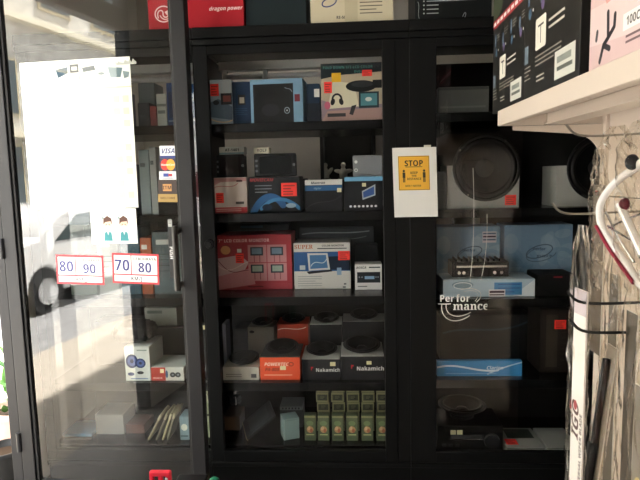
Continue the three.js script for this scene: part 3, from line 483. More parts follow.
{
  const z = -2.74, y0 = RC + flat.userData.size[1] + 0.003, a = atZ(452, 274, z), b = atZ(509, 274, z), w = b.x - a.x, h = 0.075;
  const g = thing('amplifier', 'black amplifier with chrome strip lying on the low blue carton', 'amplifier', [(a.x + b.x) / 2, y0, z - 0.05]);
  mesh('case', boxAt(-w / 2, w / 2, 0, h, -0.07, 0.05, 0.004), M.black, g); mesh('trim_strip', boxAt(-w / 2 + .02, w / 2 - .01, h * .62, h * .76, 0.0502, 0.054, 0.001), M.chrome, g);
  for (let i = 0; i < 9; i++) mesh('cooling_fin', boxAt(-w / 2 + .02 + i * .026, -w / 2 + .026 + i * .026, h, h + .012, -0.06, 0.04, 0.001), M.black, g);
  for (const u of [.12, .2, .74, .86]) mesh('knob', new THREE.CylinderGeometry(0.008, 0.009, 0.012, 16).rotateX(Math.PI / 2).translate(-w / 2 + w * u, h * .3, 0.056), M.chrome, g);
}
carton({ label: 'black carton with a red line beside the low blue carton', x0: 537, x1: 575, top: 275, bot: 298, y0: RC, z: -2.70, side: '#0e0f10', depth: 0.16, draw: (c, w, h) => { fR(c, '#101112', 0, 0, w, h); fR(c, '#a02a34', 110, 10, 60, 10); } });
for (const [x0, x1, l, s] of [[437, 452, 'slim cream box at the back above the pale blue cartons', '#a8a898'], [455, 480, 'flat grey box at the back above the pale blue cartons', '#7f8a84']])
  carton({ label: l, x0, x1, top: 214, bot: 226, y0: RC, z: -3.065, side: s, depth: 0.04 });
carton({ label: 'long flat blue carton with white wave on the fourth shelf', x0: 437, x1: 522, top: 361, bot: 377, y0: RD, z: -2.69, side: '#2a5a86', px: 512, depth: 0.03,
  draw: (c, w, h) => { fR(c, '#3a86bd', 0, 0, w, h); sC(c, '#cfe2ec', 12, 0, h * .42, w * .25, h * .05, w * .45, h * .8, w * .72, h * .62); sC(c, '#b8d4e4', 9, w * .6, h * .85, w * .75, h * .5, w * .85, h * .3, w, h * .1); fT(c, 'Clarion', w * .58, h * .45, 30, '#cfe2ec', 'italic bold'); fR(c, '#7fb2d4', w * .1, h * .8, w * .6, 4); } });
carton({ label: 'dark brown carton with a red price sticker on the fourth shelf', x0: 540, x1: 590, top: 309, bot: 371, y0: RD, z: -2.74, side: '#1b1713', depth: 0.2, tags: [[554.5, 320, 566, 329]], draw: (c, w, h) => { fR(c, '#1f1a16', 0, 0, w, h); fR(c, '#3a332c', 30, 30, 60, h - 60); lines(c, '#2f2923', 110, 60, 120, 8, 30, 8); } });
carton({ label: 'black carton with blurred grey lettering behind the long blue carton', x0: 440, x1: 530, top: 315, bot: 371, y0: RD, z: -2.94, side: '#0c0d0e', depth: 0.12, draw: (c, w, h) => { fR(c, '#0e1012', 0, 0, w, h); sC(c, '#2c3c48', 6, 10, h * .4, 80, h * .2, 160, h * .5, 250, h * .15); } });
{ // disc player on the bottom board
  const z = -2.69, a = atZ(437, 440, z), b = atZ(503, 440, z), w = b.x - a.x, h = atZ(470, 426, z).y - RE;
  const g = thing('disc_player', 'black disc player with two pale stickers on the bottom shelf', 'player', [(a.x + b.x) / 2, RE + 0.0005, z - 0.11]);
  mesh('case', boxAt(-w / 2, w / 2, 0.008, h, -0.11, 0.10, 0.004), M.black, g);
  mesh('face_plate', boxAt(-w / 2, w / 2, 0.008, h, 0.1005, 0.11, 0.003), plain('#131415', 0.35), g);
  mesh('disc_tray', boxAt(-w * .28, w * .18, h * .52, h * .66, 0.1102, 0.112, 0.0006), plain('#3a3d3f', 0.3), g);
  mesh('trim_strip', boxAt(-w * .3, w * .2, h * .48, h * .505, 0.1102, 0.112, 0.0005), M.chrome, g);
  mesh('jog_dial', new THREE.CylinderGeometry(h * .26, h * .28, 0.014, 28).rotateX(Math.PI / 2).translate(w * .33, h * .45, 0.117), plain('#222426', 0.3), g);
  for (let i = 0; i < 3; i++) mesh('button', boxAt(-w * .42 + i * w * .1, -w * .36 + i * w * .1, h * .22, h * .32, 0.1102, 0.113, 0.001), plain('#2e3133', 0.4), g);
  for (const [x0, x1] of [[450.5, 456], [457, 462.5]]) { const p = atZ(x0, 430, z), q = atZ(x1, 434.5, z); mesh('sticker', boxAt(p.x - g.position.x, q.x - g.position.x, q.y - g.position.y, p.y - g.position.y, 0.1103, 0.1112, 0.0003), M.yellowTag, g).userData.label = 'small pale sticker'; }
  for (const s of [-1, 1]) mesh('foot', new THREE.CylinderGeometry(0.012, 0.012, 0.0078, 14).translate(s * w * .4, 0.0039, 0.06), M.rubber, g);
  const k = thing('car_speaker', 'dark speaker lying on the disc player', 'speaker', [(a.x + b.x) / 2 - 0.02, RE + h + 0.065, z - 0.11]); speakerParts(k, 0.12, 0.5);
}
for (const [x0, x1, l, t] of [[507, 545, 'flat white carton with red price sticker on the bottom shelf', [[508.5, 441, 519, 448]]], [547, 580, 'flat white carton without sticker on the bottom shelf', []]])
  carton({ label: l, x0, x1, top: 448, bot: 456, y0: RE, z: -2.655, side: '#7d807c', depth: 0.22, tags: t.length ? [] : [], draw: (c, w, h) => { fR(c, '#9a9d98', 0, 0, w, h); fR(c, '#70746f', 0, 0, w, 8); } });
{ const p = atZ(513, 446, -2.70); const o = scene.children.find(m => m.userData.label === 'flat white carton with red price sticker on the bottom shelf'); const [w, h, d] = o.userData.size; mesh('price_tag', boxAt(-w / 2 + .008, -w / 2 + .065, h + .0014, h + .0022, d / 2 - .09, d / 2 - .03, .0003), M.redTag, o);
  mesh('lid_print', boxAt(-w / 2 + .03, w / 2 - .02, h + .0013, h + .0019, -d / 2 + .02, d / 2 - .1, .0003), plain('#2f3a34'), o); }

// ───────────────────────── the notice taped to the cabinet post
{
  const z = -2.583, a = atZ(393, 148, z), b = atZ(437, 216.5, z), w = b.x - a.x, h = a.y - b.y;
  const t = canvasTex(352, 552, (c, W, H) => {
    fR(c, '#e6e6e2', 0, 0, W, H); fR(c, '#eab23a', 44, 66, 250, 272); c.strokeStyle = '#8a6a20'; c.lineWidth = 4; c.strokeRect(48, 70, 242, 264);
    fT(c, 'STOP', 169, 124, 62, '#2a2416', 'bold', 'center'); fR(c, '#5a4a22', 102, 150, 134, 5);
    for (const x of [88, 250]) { fE(c, '#3a3320', x, 184, 9, 10); fR(c, '#3a3320', x - 11, 196, 22, 42); fR(c, '#3a3320', x - 8, 238, 7, 36); fR(c, '#3a3320', x + 2, 238, 7, 36); }
    fT(c, 'KEEP', 169, 200, 26, '#4a3d1e', 'bold', 'center'); fT(c, 'THE', 169, 224, 22, '#4a3d1e', 'bold', 'center'); fT(c, 'DISTANCE', 169, 248, 24, '#4a3d1e', 'bold', 'center'); fT(c, 'MIN 1 METER', 160, 302, 20, '#5a4a22', 'bold', 'center');
  });
  const g = new THREE.PlaneGeometry(w, h, 10, 14), p = g.attributes.position;
  for (let i = 0; i < p.count; i++) { const u = p.getX(i) / w, v = p.getY(i) / h; p.setZ(i, 0.002 + 0.003 * Math.max(0, v - 0.42) * 12 * (0.4 + Math.abs(u)) + 0.0015 * Math.sin(u * 7 + v * 3)); p.setX(i, p.getX(i) - v * 0.008); }
  g.computeVertexNormals();
  const n = thing('notice', 'white paper with a yellow STOP notice taped to the black cabinet post', 'notice', [(a.x + b.x) / 2, b.y, z]);
  mesh('sheet', g.translate(0, h / 2, 0), mat(0xffffff, 0.7, { map: t, side: THREE.DoubleSide }), n);
  mesh('tape', boxAt(w * .2, w * .36, h * .985, h * 1.03, 0.001, 0.0018, 0.0003), plain('#d9d6c8', 0.3), n);
}

// ───────────────────────── goods in the cabinet behind the open door
const ZL = -2.70;
carton({ label: 'grey carton above a dark one behind the glass door', x0: 139, x1: 155, top: 83, bot: 125, y0: A, z: -2.86, side: '#5d6a70', depth: 0.14 });
carton({ label: 'dark grey carton beside the slim red carton behind the glass door', x0: 138, x1: 149.5, top: 103, bot: 125, y0: A, z: ZL, side: '#20252b', depth: 0.14, draw: (c, w, h) => { fR(c, '#23282f', 0, 0, w, h); lines(c, '#59636c', 30, h * .5, 160, 4, 26, 8); } });
carton({ label: 'slim red carton on the top shelf behind the glass door', x0: 150, x1: 156.5, top: 106, bot: 125, y0: A, z: ZL, side: '#7c2a2a', depth: 0.14 });
carton({ label: 'white carton with grey bands on the top shelf behind the glass door', x0: 157, x1: 166.5, top: 94, bot: 125, y0: A, z: ZL, side: '#a9aca6', depth: 0.14, draw: (c, w, h) => { fR(c, '#b9bcb4', 0, 0, w, h); fR(c, '#7b8078', 0, h * .3, w, h * .08); fR(c, '#5c6462', 20, h * .5, 200, h * .1); } });
carton({ label: 'tall blue carton on the top shelf behind the glass door', x0: 167, x1: 186, top: 83, bot: 125, y0: A, z: ZL, side: '#20406e', depth: 0.16, draw: (c, w, h) => { fR(c, '#274b80', 0, 0, w, h); fR(c, '#16305a', 20, h * .2, 60, h * .6); fR(c, '#8fa8c4', 10, h * .86, 80, 20); } });
carton({ label: 'blue and white carton showing between the door stile and the cabinet post', x0: 187.5, x1: 198.5, top: 84, bot: 125, y0: A, z: ZL, side: '#24486e', depth: 0.16, draw: (c, w, h) => { fR(c, '#24486e', 0, 0, w, h); fR(c, '#9fb0a0', 60, h * .35, 120, 40); fR(c, '#cfd2cc', 20, h * .82, 200, 60); } });
carton({ label: 'grey carton on the top shelf behind the white poster', x0: 60, x1: 120, top: 90, bot: 125, y0: A, z: ZL, side: '#4c5358', depth: 0.2 });
for (const [x0, x1, tp, s, l] of [[140, 150, 150, '#93a2a6', 'pale upright carton on the second shelf behind the glass door'], [150.5, 157, 147, '#b4bcbc', 'slim white upright carton on the second shelf behind the glass door'], [157.5, 186, 178, '#1b2026', 'dark low carton on the second shelf behind the card stickers'], [187, 202, 172, '#6f4046', 'dull pink carton on the second shelf beside the cabinet post'], [70, 130, 165, '#39444c', 'slate carton on the second shelf behind the white poster']])
  carton({ label: l, x0, x1, top: tp, bot: 212, y0: B, z: ZL, side: s, depth: 0.15, draw: (c, w, h) => { fR(c, s, 0, 0, w, h); fR(c, '#5a6468', w * .1, h * .2, w * .5, h * .06); lines(c, '#6c767a', w * .12, h * .4, w * .6, 3, h * .08, 5); } });
for (const [x0, x1, tp, s, l] of [[70, 96, 258, '#7c8a80', 'sage carton on the third shelf behind the speed sign'], [98, 118, 235, '#8b8f88', 'light grey carton on the third shelf behind the glass door'], [120, 140, 228, '#3c5a66', 'steel blue carton on the third shelf behind the glass door'], [141, 152, 238, '#a35a3c', 'rust orange carton on the third shelf behind the glass door'], [153, 184, 232, '#566468', 'blue grey carton on the third shelf beside the push strip'], [187, 204, 262, '#24282c', 'black carton on the third shelf beside the cabinet post']])
  carton({ label: l, x0, x1, top: tp, bot: 290, y0: C, z: -2.74, side: s, depth: 0.16, draw: (c, w, h) => { fR(c, s, 0, 0, w, h); fR(c, '#c8ccc8', w * .12, h * .12, w * .5, h * .08); lines(c, '#2c3436', w * .12, h * .35, w * .7, 4, h * .09, 6); } });
carton({ label: 'white carton printed with blue speakers on the fourth shelf', x0: 125, x1: 150, top: 347, bot: 382, y0: D, z: -2.67, side: '#a8aca8', depth: 0.2, px: 256,
  draw: (c, w, h) => { fR(c, '#c9cdc8', 0, 0, w, h); for (const [x, y, rx, ry] of [[.28, .42, 62, 72], [.62, .48, 54, 50]]) { fE(c, '#26345e', w * x, h * y, rx, ry); fE(c, '#4a5c92', w * x, h * y, rx * .7, ry * .7); fE(c, '#1c2748', w * x, h * y, rx * .3, ry * .3); } fE(c, '#2c3a66', w * .22, h * .8, 34, 18); fE(c, '#26282c', w * .6, h * .76, 34, 16); fR(c, '#7d8c84', w * .5, h * .08, w * .4, 12); fR(c, '#6c7c9c', w * .2, h * .92, w * .7, 10); } });
carton({ label: 'low red and white carton with two round speakers printed', x0: 151, x1: 184, top: 367.5, bot: 382, y0: D, z: -2.67, side: '#7b2a26', depth: 0.2, tags: [[160, 369, 164, 373, M.yellowTag]],
  draw: (c, w, h) => { fR(c, '#c4c6c0', 0, 0, w, h); fR(c, '#a83a30', 0, 0, w * .44, h); fE(c, '#3d5a86', w * .48, h * .5, 10, 30); for (const x of [.66, .82]) { fE(c, '#2c3036', w * x, h * .55, 22, 20); fE(c, '#7c848c', w * x, h * .55, 9, 8); } fT(c, 'SPEAKER', 12, h * .8, 18, '#e4cfc4'); } });
carton({ label: 'white back row carton on the fourth shelf behind the glass door', x0: 146, x1: 178, top: 308, bot: 370, y0: D, z: -2.95, side: '#a3a79c', depth: 0.12, draw: (c, w, h) => { fR(c, '#b4b8ac', 0, 0, w, h); fR(c, '#6f7a70', 20, 20, 120, 24); } });
carton({ label: 'black back row carton on the fourth shelf behind the glass door', x0: 96, x1: 143, top: 322, bot: 370, y0: D, z: -2.92, side: '#16181b', depth: 0.14 });
carton({ label: 'tall dark carton above the low red and white carton', x0: 150, x1: 186, top: 328, bot: 378, y0: D, z: -2.885, side: '#17191c', depth: 0.05 });
tag(mesh('plastic_bag', crinkle(0.2, 0.10, 0.15, 0.09, 22), phys(new THREE.Color(0.008, 0.008, 0.009), 0.22), null, [atZ(136, 340, -2.77).x, D + 0.234, -2.77]), 'crumpled black plastic bag lying on the blue speaker carton', 'bag');
carton({ label: 'grey carton on the fourth shelf between door stile and cabinet post', x0: 187, x1: 206, top: 330, bot: 380, y0: D, z: ZL, side: '#2a2d30', depth: 0.15, tags: [[202, 325.5, 206, 329.5, M.yellowTag]] });
{ // envelopes and packets leaning on the bottom shelf behind the door
  const n = [['#8d8168', 150, 0.5], ['#6f6a5a', 158, 0.42], ['#a09878', 164, 0.36], ['#75705f', 169, 0.3]];
  const words = ['straw', 'olive grey', 'sand', 'brown grey'];
  n.forEach(([s, x, lean], i) => {
    const p = atZ(x, 440, -2.70), g = thing('padded_envelope', words[i] + ' padded envelope leaning on the bottom shelf behind the glass door', 'envelope', [p.x, E + 0.004, -2.74]);
    const w = 0.012, h = 0.15, d = 0.13; mesh('pouch', boxAt(-w / 2, w / 2, 0, h, -d / 2, d / 2, 0.005), plain(s, 0.6), g); mesh('flap', boxAt(-w / 2 - .001, w / 2 + .001, h * .8, h + .002, -d / 2 - .001, d / 2 + .001, 0.004), plain('#b3aa8c', 0.6), g);
    g.rotation.z = -lean;
  });
  carton({ label: 'teal and white tin-like box on the bottom shelf beside the door stile', x0: 180, x1: 189, top: 417, bot: 447, y0: E, z: -2.69, side: '#6c8488', depth: 0.1, draw: (c, w, h) => { fR(c, '#78929a', 0, 0, w, h); fE(c, '#d0d4c8', w * .5, h * .45, 90, 100); fR(c, '#3a5660', 20, h * .8, 210, 40); } });
  carton({ label: 'pale green carton on the bottom shelf beside the cabinet post', x0: 203.5, x1: 214, top: 390, bot: 447, y0: E, z: -2.72, side: '#6f7a60', depth: 0.1, draw: (c, w, h) => { fR(c, '#8b947a', 0, 0, w, h); sC(c, '#d8dcc4', 16, 20, 60, 200, 120, 40, 300, 220, 420); fR(c, '#3a3a2c', 0, h * .5, w, 60); } });
  const q = atZ(112, 440, -2.75);
  carton({ label: 'white carton lying on the bottom shelf under the glare of the door', x0: 96, x1: 124, top: 415, bot: 447, y0: E, z: -2.75, side: '#8d8b84', depth: 0.16 });
  carton({ label: 'light blue carton lying flat on the bottom shelf behind the door', x0: 50, x1: 92, top: 434, bot: 447, y0: E, z: -2.72, side: '#5a9ac4', depth: 0.16 });
  carton({ label: 'brown carton of parts on the bottom shelf behind the door', x0: 126, x1: 145, top: 425, bot: 447, y0: E, z: -2.76, side: '#5c3a30', depth: 0.14 });
}

// ───────────────────────── room behind the cabinets: wall shelf with ornaments
{
  const z = -3.95, a = atZ(322, 175, z), b = atZ(374, 141, z);
  const g = thing('wall_shelf', 'dark open wall shelf seen through the second cabinet shelf', 'shelf', [(a.x + b.x) / 2, 0.6, -4.1]);
  const w = b.x - a.x;
  for (const y of [0, 0.45, 0.845, 1.35]) mesh('shelf_board', boxAt(-w / 2, w / 2, y, y + 0.025, -0.14, 0.12, 0.002), plain('#2a2826', 0.6), g);
  for (const x of [-w / 2, w / 2]) mesh('side_board', boxAt(x - 0.012, x + 0.012, 0, 1.375, -0.141, 0.121, 0.002), plain('#2a2826', 0.6), g);
  mesh('back_board', boxAt(-w / 2, w / 2, 0, 1.37, -0.148, -0.141, 0.001), plain('#343230', 0.7), g);
  const orn = [[325, 'pale winged ornament on the dark wall shelf'], [343, 'pale seated ornament on the dark wall shelf']];
  orn.forEach(([px, l], i) => {
    const p = atZ(px, 155, -4.05), y = 0.6 + 0.845 + 0.026;
    const o = thing('ornament', l, 'ornament', [p.x, y, -4.05]);
    mesh('base', new THREE.CylinderGeometry(0.035, 0.04, 0.015, 18).translate(0, 0.0075, 0), plain('#6c685c'), o);
    mesh('figure', merge(new THREE.LatheGeometry([[0, 0.015], [0.026, 0.016], [0.03, 0.05], [0.016, 0.08], [0.012, 0.09], [0.018, 0.105], [0.012, 0.12], [0, 0.124]].map(v => new THREE.Vector2(...v)), 20), new THREE.SphereGeometry(0.03, 14, 10).scale(1.2, .5, .4).rotateZ(i ? 0.2 : 0.9).translate(0.03, 0.06, 0), new THREE.SphereGeometry(0.03, 14, 10).scale(1.2, .5, .4).rotateZ(i ? -0.2 : -0.9).translate(-0.03, 0.06, 0)), plain('#c9c6b8'), o);
  });
}
{ // legs so that the wall shelf stands on the floor
  const g = scene.children.find(o => o.name === 'wall_shelf'); for (const x of [-0.16, 0.16]) for (const z of [-0.12, 0.1]) mesh('leg', boxAt(x - .015, x + .015, -0.6, 0, z - .015, z + .015, .002), plain('#2a2826', 0.6), g);
}

// ───────────────────────── the open entrance door
{
  const th = 6 * RAD, W = 0.894, H = 2.38, hx = -1.544, hz = -2.400;
  const g = new THREE.Group(); g.name = 'door_1'; g.userData = { kind: 'structure', label: 'dark framed glass entrance door standing open' };
  g.position.set(hx, 0.012, hz); g.rotation.y = -th; scene.add(g); g.updateMatrixWorld(true);
  const inv = g.matrixWorld.clone().invert();
  const P = (n, geo, m, par = g) => mesh(n, geo, m, par);
  const sw = 0.062, t0 = -0.022, t1 = 0.022;
  P('door_stile', boxAt(0, sw, 0, H, t0, t1, 0.004), M.doorFrame); P('door_stile', boxAt(W - sw, W, 0, H, t0, t1, 0.004), M.doorFrame);
  P('top_rail', boxAt(sw, W - sw, H - 0.06, H, t0, t1, 0.004), M.doorFrame); P('bottom_rail', boxAt(sw, W - sw, 0, 0.11, t0, t1, 0.004), M.doorFrame);
  for (const x of [[sw, sw + 0.012], [W - sw - 0.012, W - sw]]) P('glazing_bead', boxAt(x[0], x[1], 0.11, H - 0.06, -0.014, 0.012, 0.003), M.rubber);
  P('glass_pane', new THREE.PlaneGeometry(W - 2 * sw - 0.02, H - 0.17).translate(W / 2, H / 2 + 0.025, 0), M.doorGlass);
  const loc = (px, py) => { const d = ray(px, py), o = camera.position.clone().applyMatrix4(inv), e = camera.position.clone().add(d).applyMatrix4(inv).sub(o); return o.add(e.multiplyScalar(-o.z / e.z)); };
  const sheet = (name, x0, y0, x1, y1, zz, W2, draw, rough, label, category, tilt = 0, extra = {}) => {
    const a = loc(x0, y0), b = loc(x1, y1), w = b.x - a.x, h = a.y - b.y;
    const m = mesh(name, box(w, h, 0.0006, 0.0002).rotateZ(tilt), mat(0xffffff, rough, { map: canvasTex(W2, Math.round(W2 * h / w), draw), ...extra }), g, [(a.x + b.x) / 2, (a.y + b.y) / 2, zz]);
    m.userData.label = label; return m;
  };
  // poster on the inside of the glass, facing out
  sheet('poster', 19, 63, 138.5, 207.5, -0.0015, 768, (c, w, h) => {
    fR(c, '#fdfcfa', 0, 0, w, h); fP(c, '#20445c', w * .33, h * .06, w * .44, h * .045, w * .44, h * .085, w * .35, h * .115); fR(c, '#2a2e34', w * .46, h * .03, w * .08, h * .055); fR(c, '#e8e6e0', w * .475, h * .045, w * .05, h * .025); fR(c, '#50606c', w * .535, h * .09, w * .01, h * .04);
    fP(c, '#33424c', w * .57, h * .055, w * .68, h * .045, w * .69, h * .075, w * .58, h * .085); fE(c, '#7a8a90', w * .74, h * .1, 22, 9); fP(c, '#6f868f', w * .8, h * .06, w * .93, h * .07, w * .91, h * .13, w * .82, h * .13); fP(c, '#8c9ea4', w * .93, h * .09, w * .99, h * .1, w * .98, h * .13, w * .94, h * .14);
    fR(c, '#e6dcc8', w * .62, h * .19, w * .38, 8);
    for (let r = 0; r < 9; r++) for (let k = 0; k < 4; k++) if ((r * 3 + k * 5) % 4) fR(c, '#f2e9d6', w * (.66 + k * .085), h * (.25 + r * .08), w * .055, h * .045);
  }, 0.75, 'white poster with car stereo pictures along its top');
  // torn strip of old adhesive film above the poster
  { const a = loc(98, 66), b = loc(136, 58); const s = new THREE.Shape(); s.moveTo(0, 0); const w = b.x - a.x, h = b.y - a.y; for (let i = 0; i <= 24; i++) s.lineTo(w * i / 24, h * (0.25 + 0.7 * rnd() * (0.3 + i / 24))); s.lineTo(w, 0); mesh('torn_film', new THREE.ExtrudeGeometry(s, { depth: 0.0005, bevelEnabled: false }), plain('#cfd0cc'), g, [a.x, a.y, -0.0016]).userData.label = 'torn strip of pale film'; }
  sheet('health_notice', 90, 209, 138, 243.5, 0.0012, 384, (c, w, h) => {
    fR(c, '#f4f7f7', 0, 0, w, h);
    for (const x of [.37, .72]) { fE(c, '#f0cdb4', w * x, h * .46, 34, 34); fP(c, '#5a3b30', w * x - 38, h * .46, w * x - 34, h * .28, w * x, h * .2, w * x + 34, h * .28, w * x + 38, h * .46, w * x + 24, h * .36, w * x - 20, h * .38); fE(c, '#ffffff', w * x, h * .54, 22, 14); fE(c, '#3a2a26', w * x - 12, h * .45, 4, 5); fE(c, '#3a2a26', w * x + 12, h * .45, 4, 5); fP(c, '#3d8f98', w * x - 36, h * .92, w * x - 28, h * .68, w * x, h * .64, w * x + 28, h * .68, w * x + 36, h * .92); fP(c, '#e6f0f0', w * x - 9, h * .64, w * x + 9, h * .64, w * x, h * .76); fE(c, '#8fa4a0', w * x - 40, h * .26, 10, 10); }
  }, 0.7, 'white notice with two masked children');
  const lorry = (t, v1, v2) => (c, w, h) => { fR(c, '#f4f2f2', 0, 0, w, h); c.strokeStyle = '#c8323e'; c.lineWidth = 16; c.strokeRect(8, 8, w - 16, h - 16); fR(c, '#c8323e', 8, h * .68, w - 16, 10); fR(c, '#c8323e', w * .4, 8, 8, h * .68); fT(c, v1, w * .215, h * .4, h * .5, '#2b2f74', 'bold', 'center'); fT(c, v2, w * .7, h * .46, h * .44, '#2b2f74', 'bold', 'center'); fT(c, 'LEBUHRAYA', w * .7, h * .17, h * .14, '#2c2c34', 'bold', 'center'); fT(c, 'KM/J', w * .52, h * .83, h * .18, '#2c2c40', 'bold', 'center'); };
  sheet('speed_sticker', 55.5, 255, 105, 284.5, 0.0012, 384, lorry(0, '80', '90'), 0.5, 'red bordered speed sticker reading 80 and 90', '', -0.02);
  sheet('speed_sticker', 111.5, 253.5, 160, 284, 0.0012, 384, lorry(0, '70', '80'), 0.5, 'red bordered speed sticker reading 70 and 80', '', -0.03);
  sheet('card_sticker', 159.5, 146, 176, 158, 0.0012, 192, (c, w, h) => { fR(c, '#e6e9ee', 0, 0, w, h); fR(c, '#2a3a80', 0, h * .8, w, h * .2); fT(c, 'VISA', w / 2, h * .42, h * .55, '#1f2f78', 'italic bold', 'center'); }, 0.4, 'white and blue card sticker', '', -0.02);
  sheet('card_sticker', 159.5, 158.5, 176.3, 171, 0.0012, 192, (c, w, h) => { fR(c, '#30344a', 0, 0, w, h); fE(c, '#d83a2c', w * .33, h * .5, w * .27, h * .44); fE(c, '#f0a83a', w * .68, h * .5, w * .27, h * .44); fT(c, 'MasterCard', w / 2, h * .5, h * .2, '#f6efe4', 'italic bold', 'center'); }, 0.4, 'red and orange card sticker', '', -0.02);
  sheet('card_sticker', 159, 171.5, 176.5, 179.5, 0.0012, 192, (c, w, h) => { fR(c, '#dfe3ea', 0, 0, w, h); fR(c, '#3a4ea0', w * .25, h * .25, w * .32, h * .4); fR(c, '#b8404a', w * .55, h * .3, w * .22, h * .3); fR(c, '#8890a0', w * .2, h * .76, w * .6, h * .1); }, 0.4, 'pale card sticker with blue mark', '', -0.02);
  sheet('card_sticker', 158, 180, 177, 193.8, 0.0012, 192, (c, w, h) => { fR(c, '#3a2c26', 0, 0, w, h); fR(c, '#c08a50', w * .25, h * .3, w * .48, h * .5); fT(c, 'ITM', w * .49, h * .55, h * .36, '#3a2a20', 'bold', 'center'); }, 0.4, 'brown card sticker with tan square', '', -0.02);
  sheet('card_sticker', 158, 194.2, 178, 202, 0.0012, 192, (c, w, h) => { fR(c, '#a88a4c', 0, 0, w, h); fT(c, 'WELCOME', w / 2, h * .5, h * .4, '#5c4822', 'bold', 'center'); }, 0.4, 'gold strip sticker', '', -0.02);
  sheet('push_sticker', 167.3, 219, 175.5, 278, 0.0012, 64, (c, w, h) => { fR(c, '#17191b', 0, 0, w, h); fR(c, '#b8bcb8', 8, 8, w - 16, h * .12); for (let i = 0; i < 3; i++) fR(c, '#303436', 14, 16 + i * 16, w - 28, 6); c.save(); c.translate(w / 2, h * .57); c.rotate(Math.PI / 2); fT(c, 'PUSH', 0, 0, w * .95, '#eceeec', 'bold', 'center'); c.restore(); }, 0.4, 'black vertical strip lettered PUSH');
  // pull handle on the free stile
  { const a = loc(180.5, 225), b = loc(181, 288), x = a.x; mesh('pull_handle', merge(tube([[x, a.y - .02, 0.002], [x, a.y - .02, 0.05], [x, a.y, 0.06], [x, (a.y + b.y) / 2, 0.062], [x, b.y, 0.06], [x, b.y + .02, 0.05], [x, b.y + .02, 0.002]], 0.012, 60, 10)), phys(new THREE.Color(0.03, 0.026, 0.022), 0.35), g); }
  for (const y of [0.3, 1.2, 2.1]) P('hinge', new THREE.CylinderGeometry(0.011, 0.011, 0.09, 14).translate(-0.006, y, 0.024), M.doorFrame);
}

// ───────────────────────── the cream shelf rack on the right
const RX = 0.52, RBACK = 0.88, RZ0 = -2.06, RZ1 = 0.3, DECK = 1.714;
{
  const g = thing('gondola_rack', 'cream metal shelf rack with pegs beside the subwoofer cabinet', 'rack', [RBACK, 0, (RZ0 + RZ1) / 2]);
  const p = (n, geo, m) => part(g, n, geo, m);
  p('shelf_deck', boxAt(RX + 0.006, RBACK, DECK - 0.012, DECK, RZ0, RZ1, 0.002), M.cream);
  p('shelf_lip', boxAt(RX, RX + 0.0055, DECK - 0.052, DECK + 0.001, RZ0, RZ1, 0.002), M.cream);
  p('lip_return', boxAt(RX + 0.006, RX + 0.03, DECK - 0.052, DECK - 0.047, RZ0, RZ1, 0.001), M.cream);
  p('shelf_end', boxAt(RX + 0.031, RBACK, DECK - 0.052, DECK - 0.0125, RZ0, RZ0 + 0.004, 0.001), M.cream);
  p('support_channel', merge(boxAt(RX + 0.17, RX + 0.23, DECK - 0.045, DECK - 0.0125, RZ0 + 0.005, RZ1, 0.002), boxAt(RX + 0.16, RX + 0.24, DECK - 0.051, DECK - 0.0452, RZ0 + 0.005, RZ1, 0.001)), M.cream);
  const br = (z) => { const s = new THREE.Shape(); s.moveTo(RX + 0.05, DECK - 0.054); s.lineTo(RBACK, DECK - 0.054); s.lineTo(RBACK, DECK - 0.2); s.quadraticCurveTo(RBACK - 0.01, DECK - 0.095, RBACK - 0.1, DECK - 0.085); s.lineTo(RX + 0.05, DECK - 0.068); return new THREE.ExtrudeGeometry(s, { depth: 0.004, bevelEnabled: false }).translate(0, 0, z); };
  for (const z of [RZ0 + 0.01, -0.9]) p('shelf_bracket', br(z), M.cream);
  for (const z of [RZ0 - 0.005, -0.92, 0.25]) p('upright', boxAt(RBACK + 0.001, RBACK + 0.05, 0, 2.35, z, z + 0.04, 0.003), M.cream);
  for (let i = 0; i < 5; i++) p('back_panel', boxAt(RBACK + 0.012, RBACK + 0.03, 0.06 + i * 0.45, 0.506 + i * 0.45, RZ0 + 0.036, RZ1 - 0.051, 0.002), M.cream);
  p('base_deck', boxAt(RX, RBACK, 0, 0.14, RZ0, RZ1, 0.004), M.cream);
}
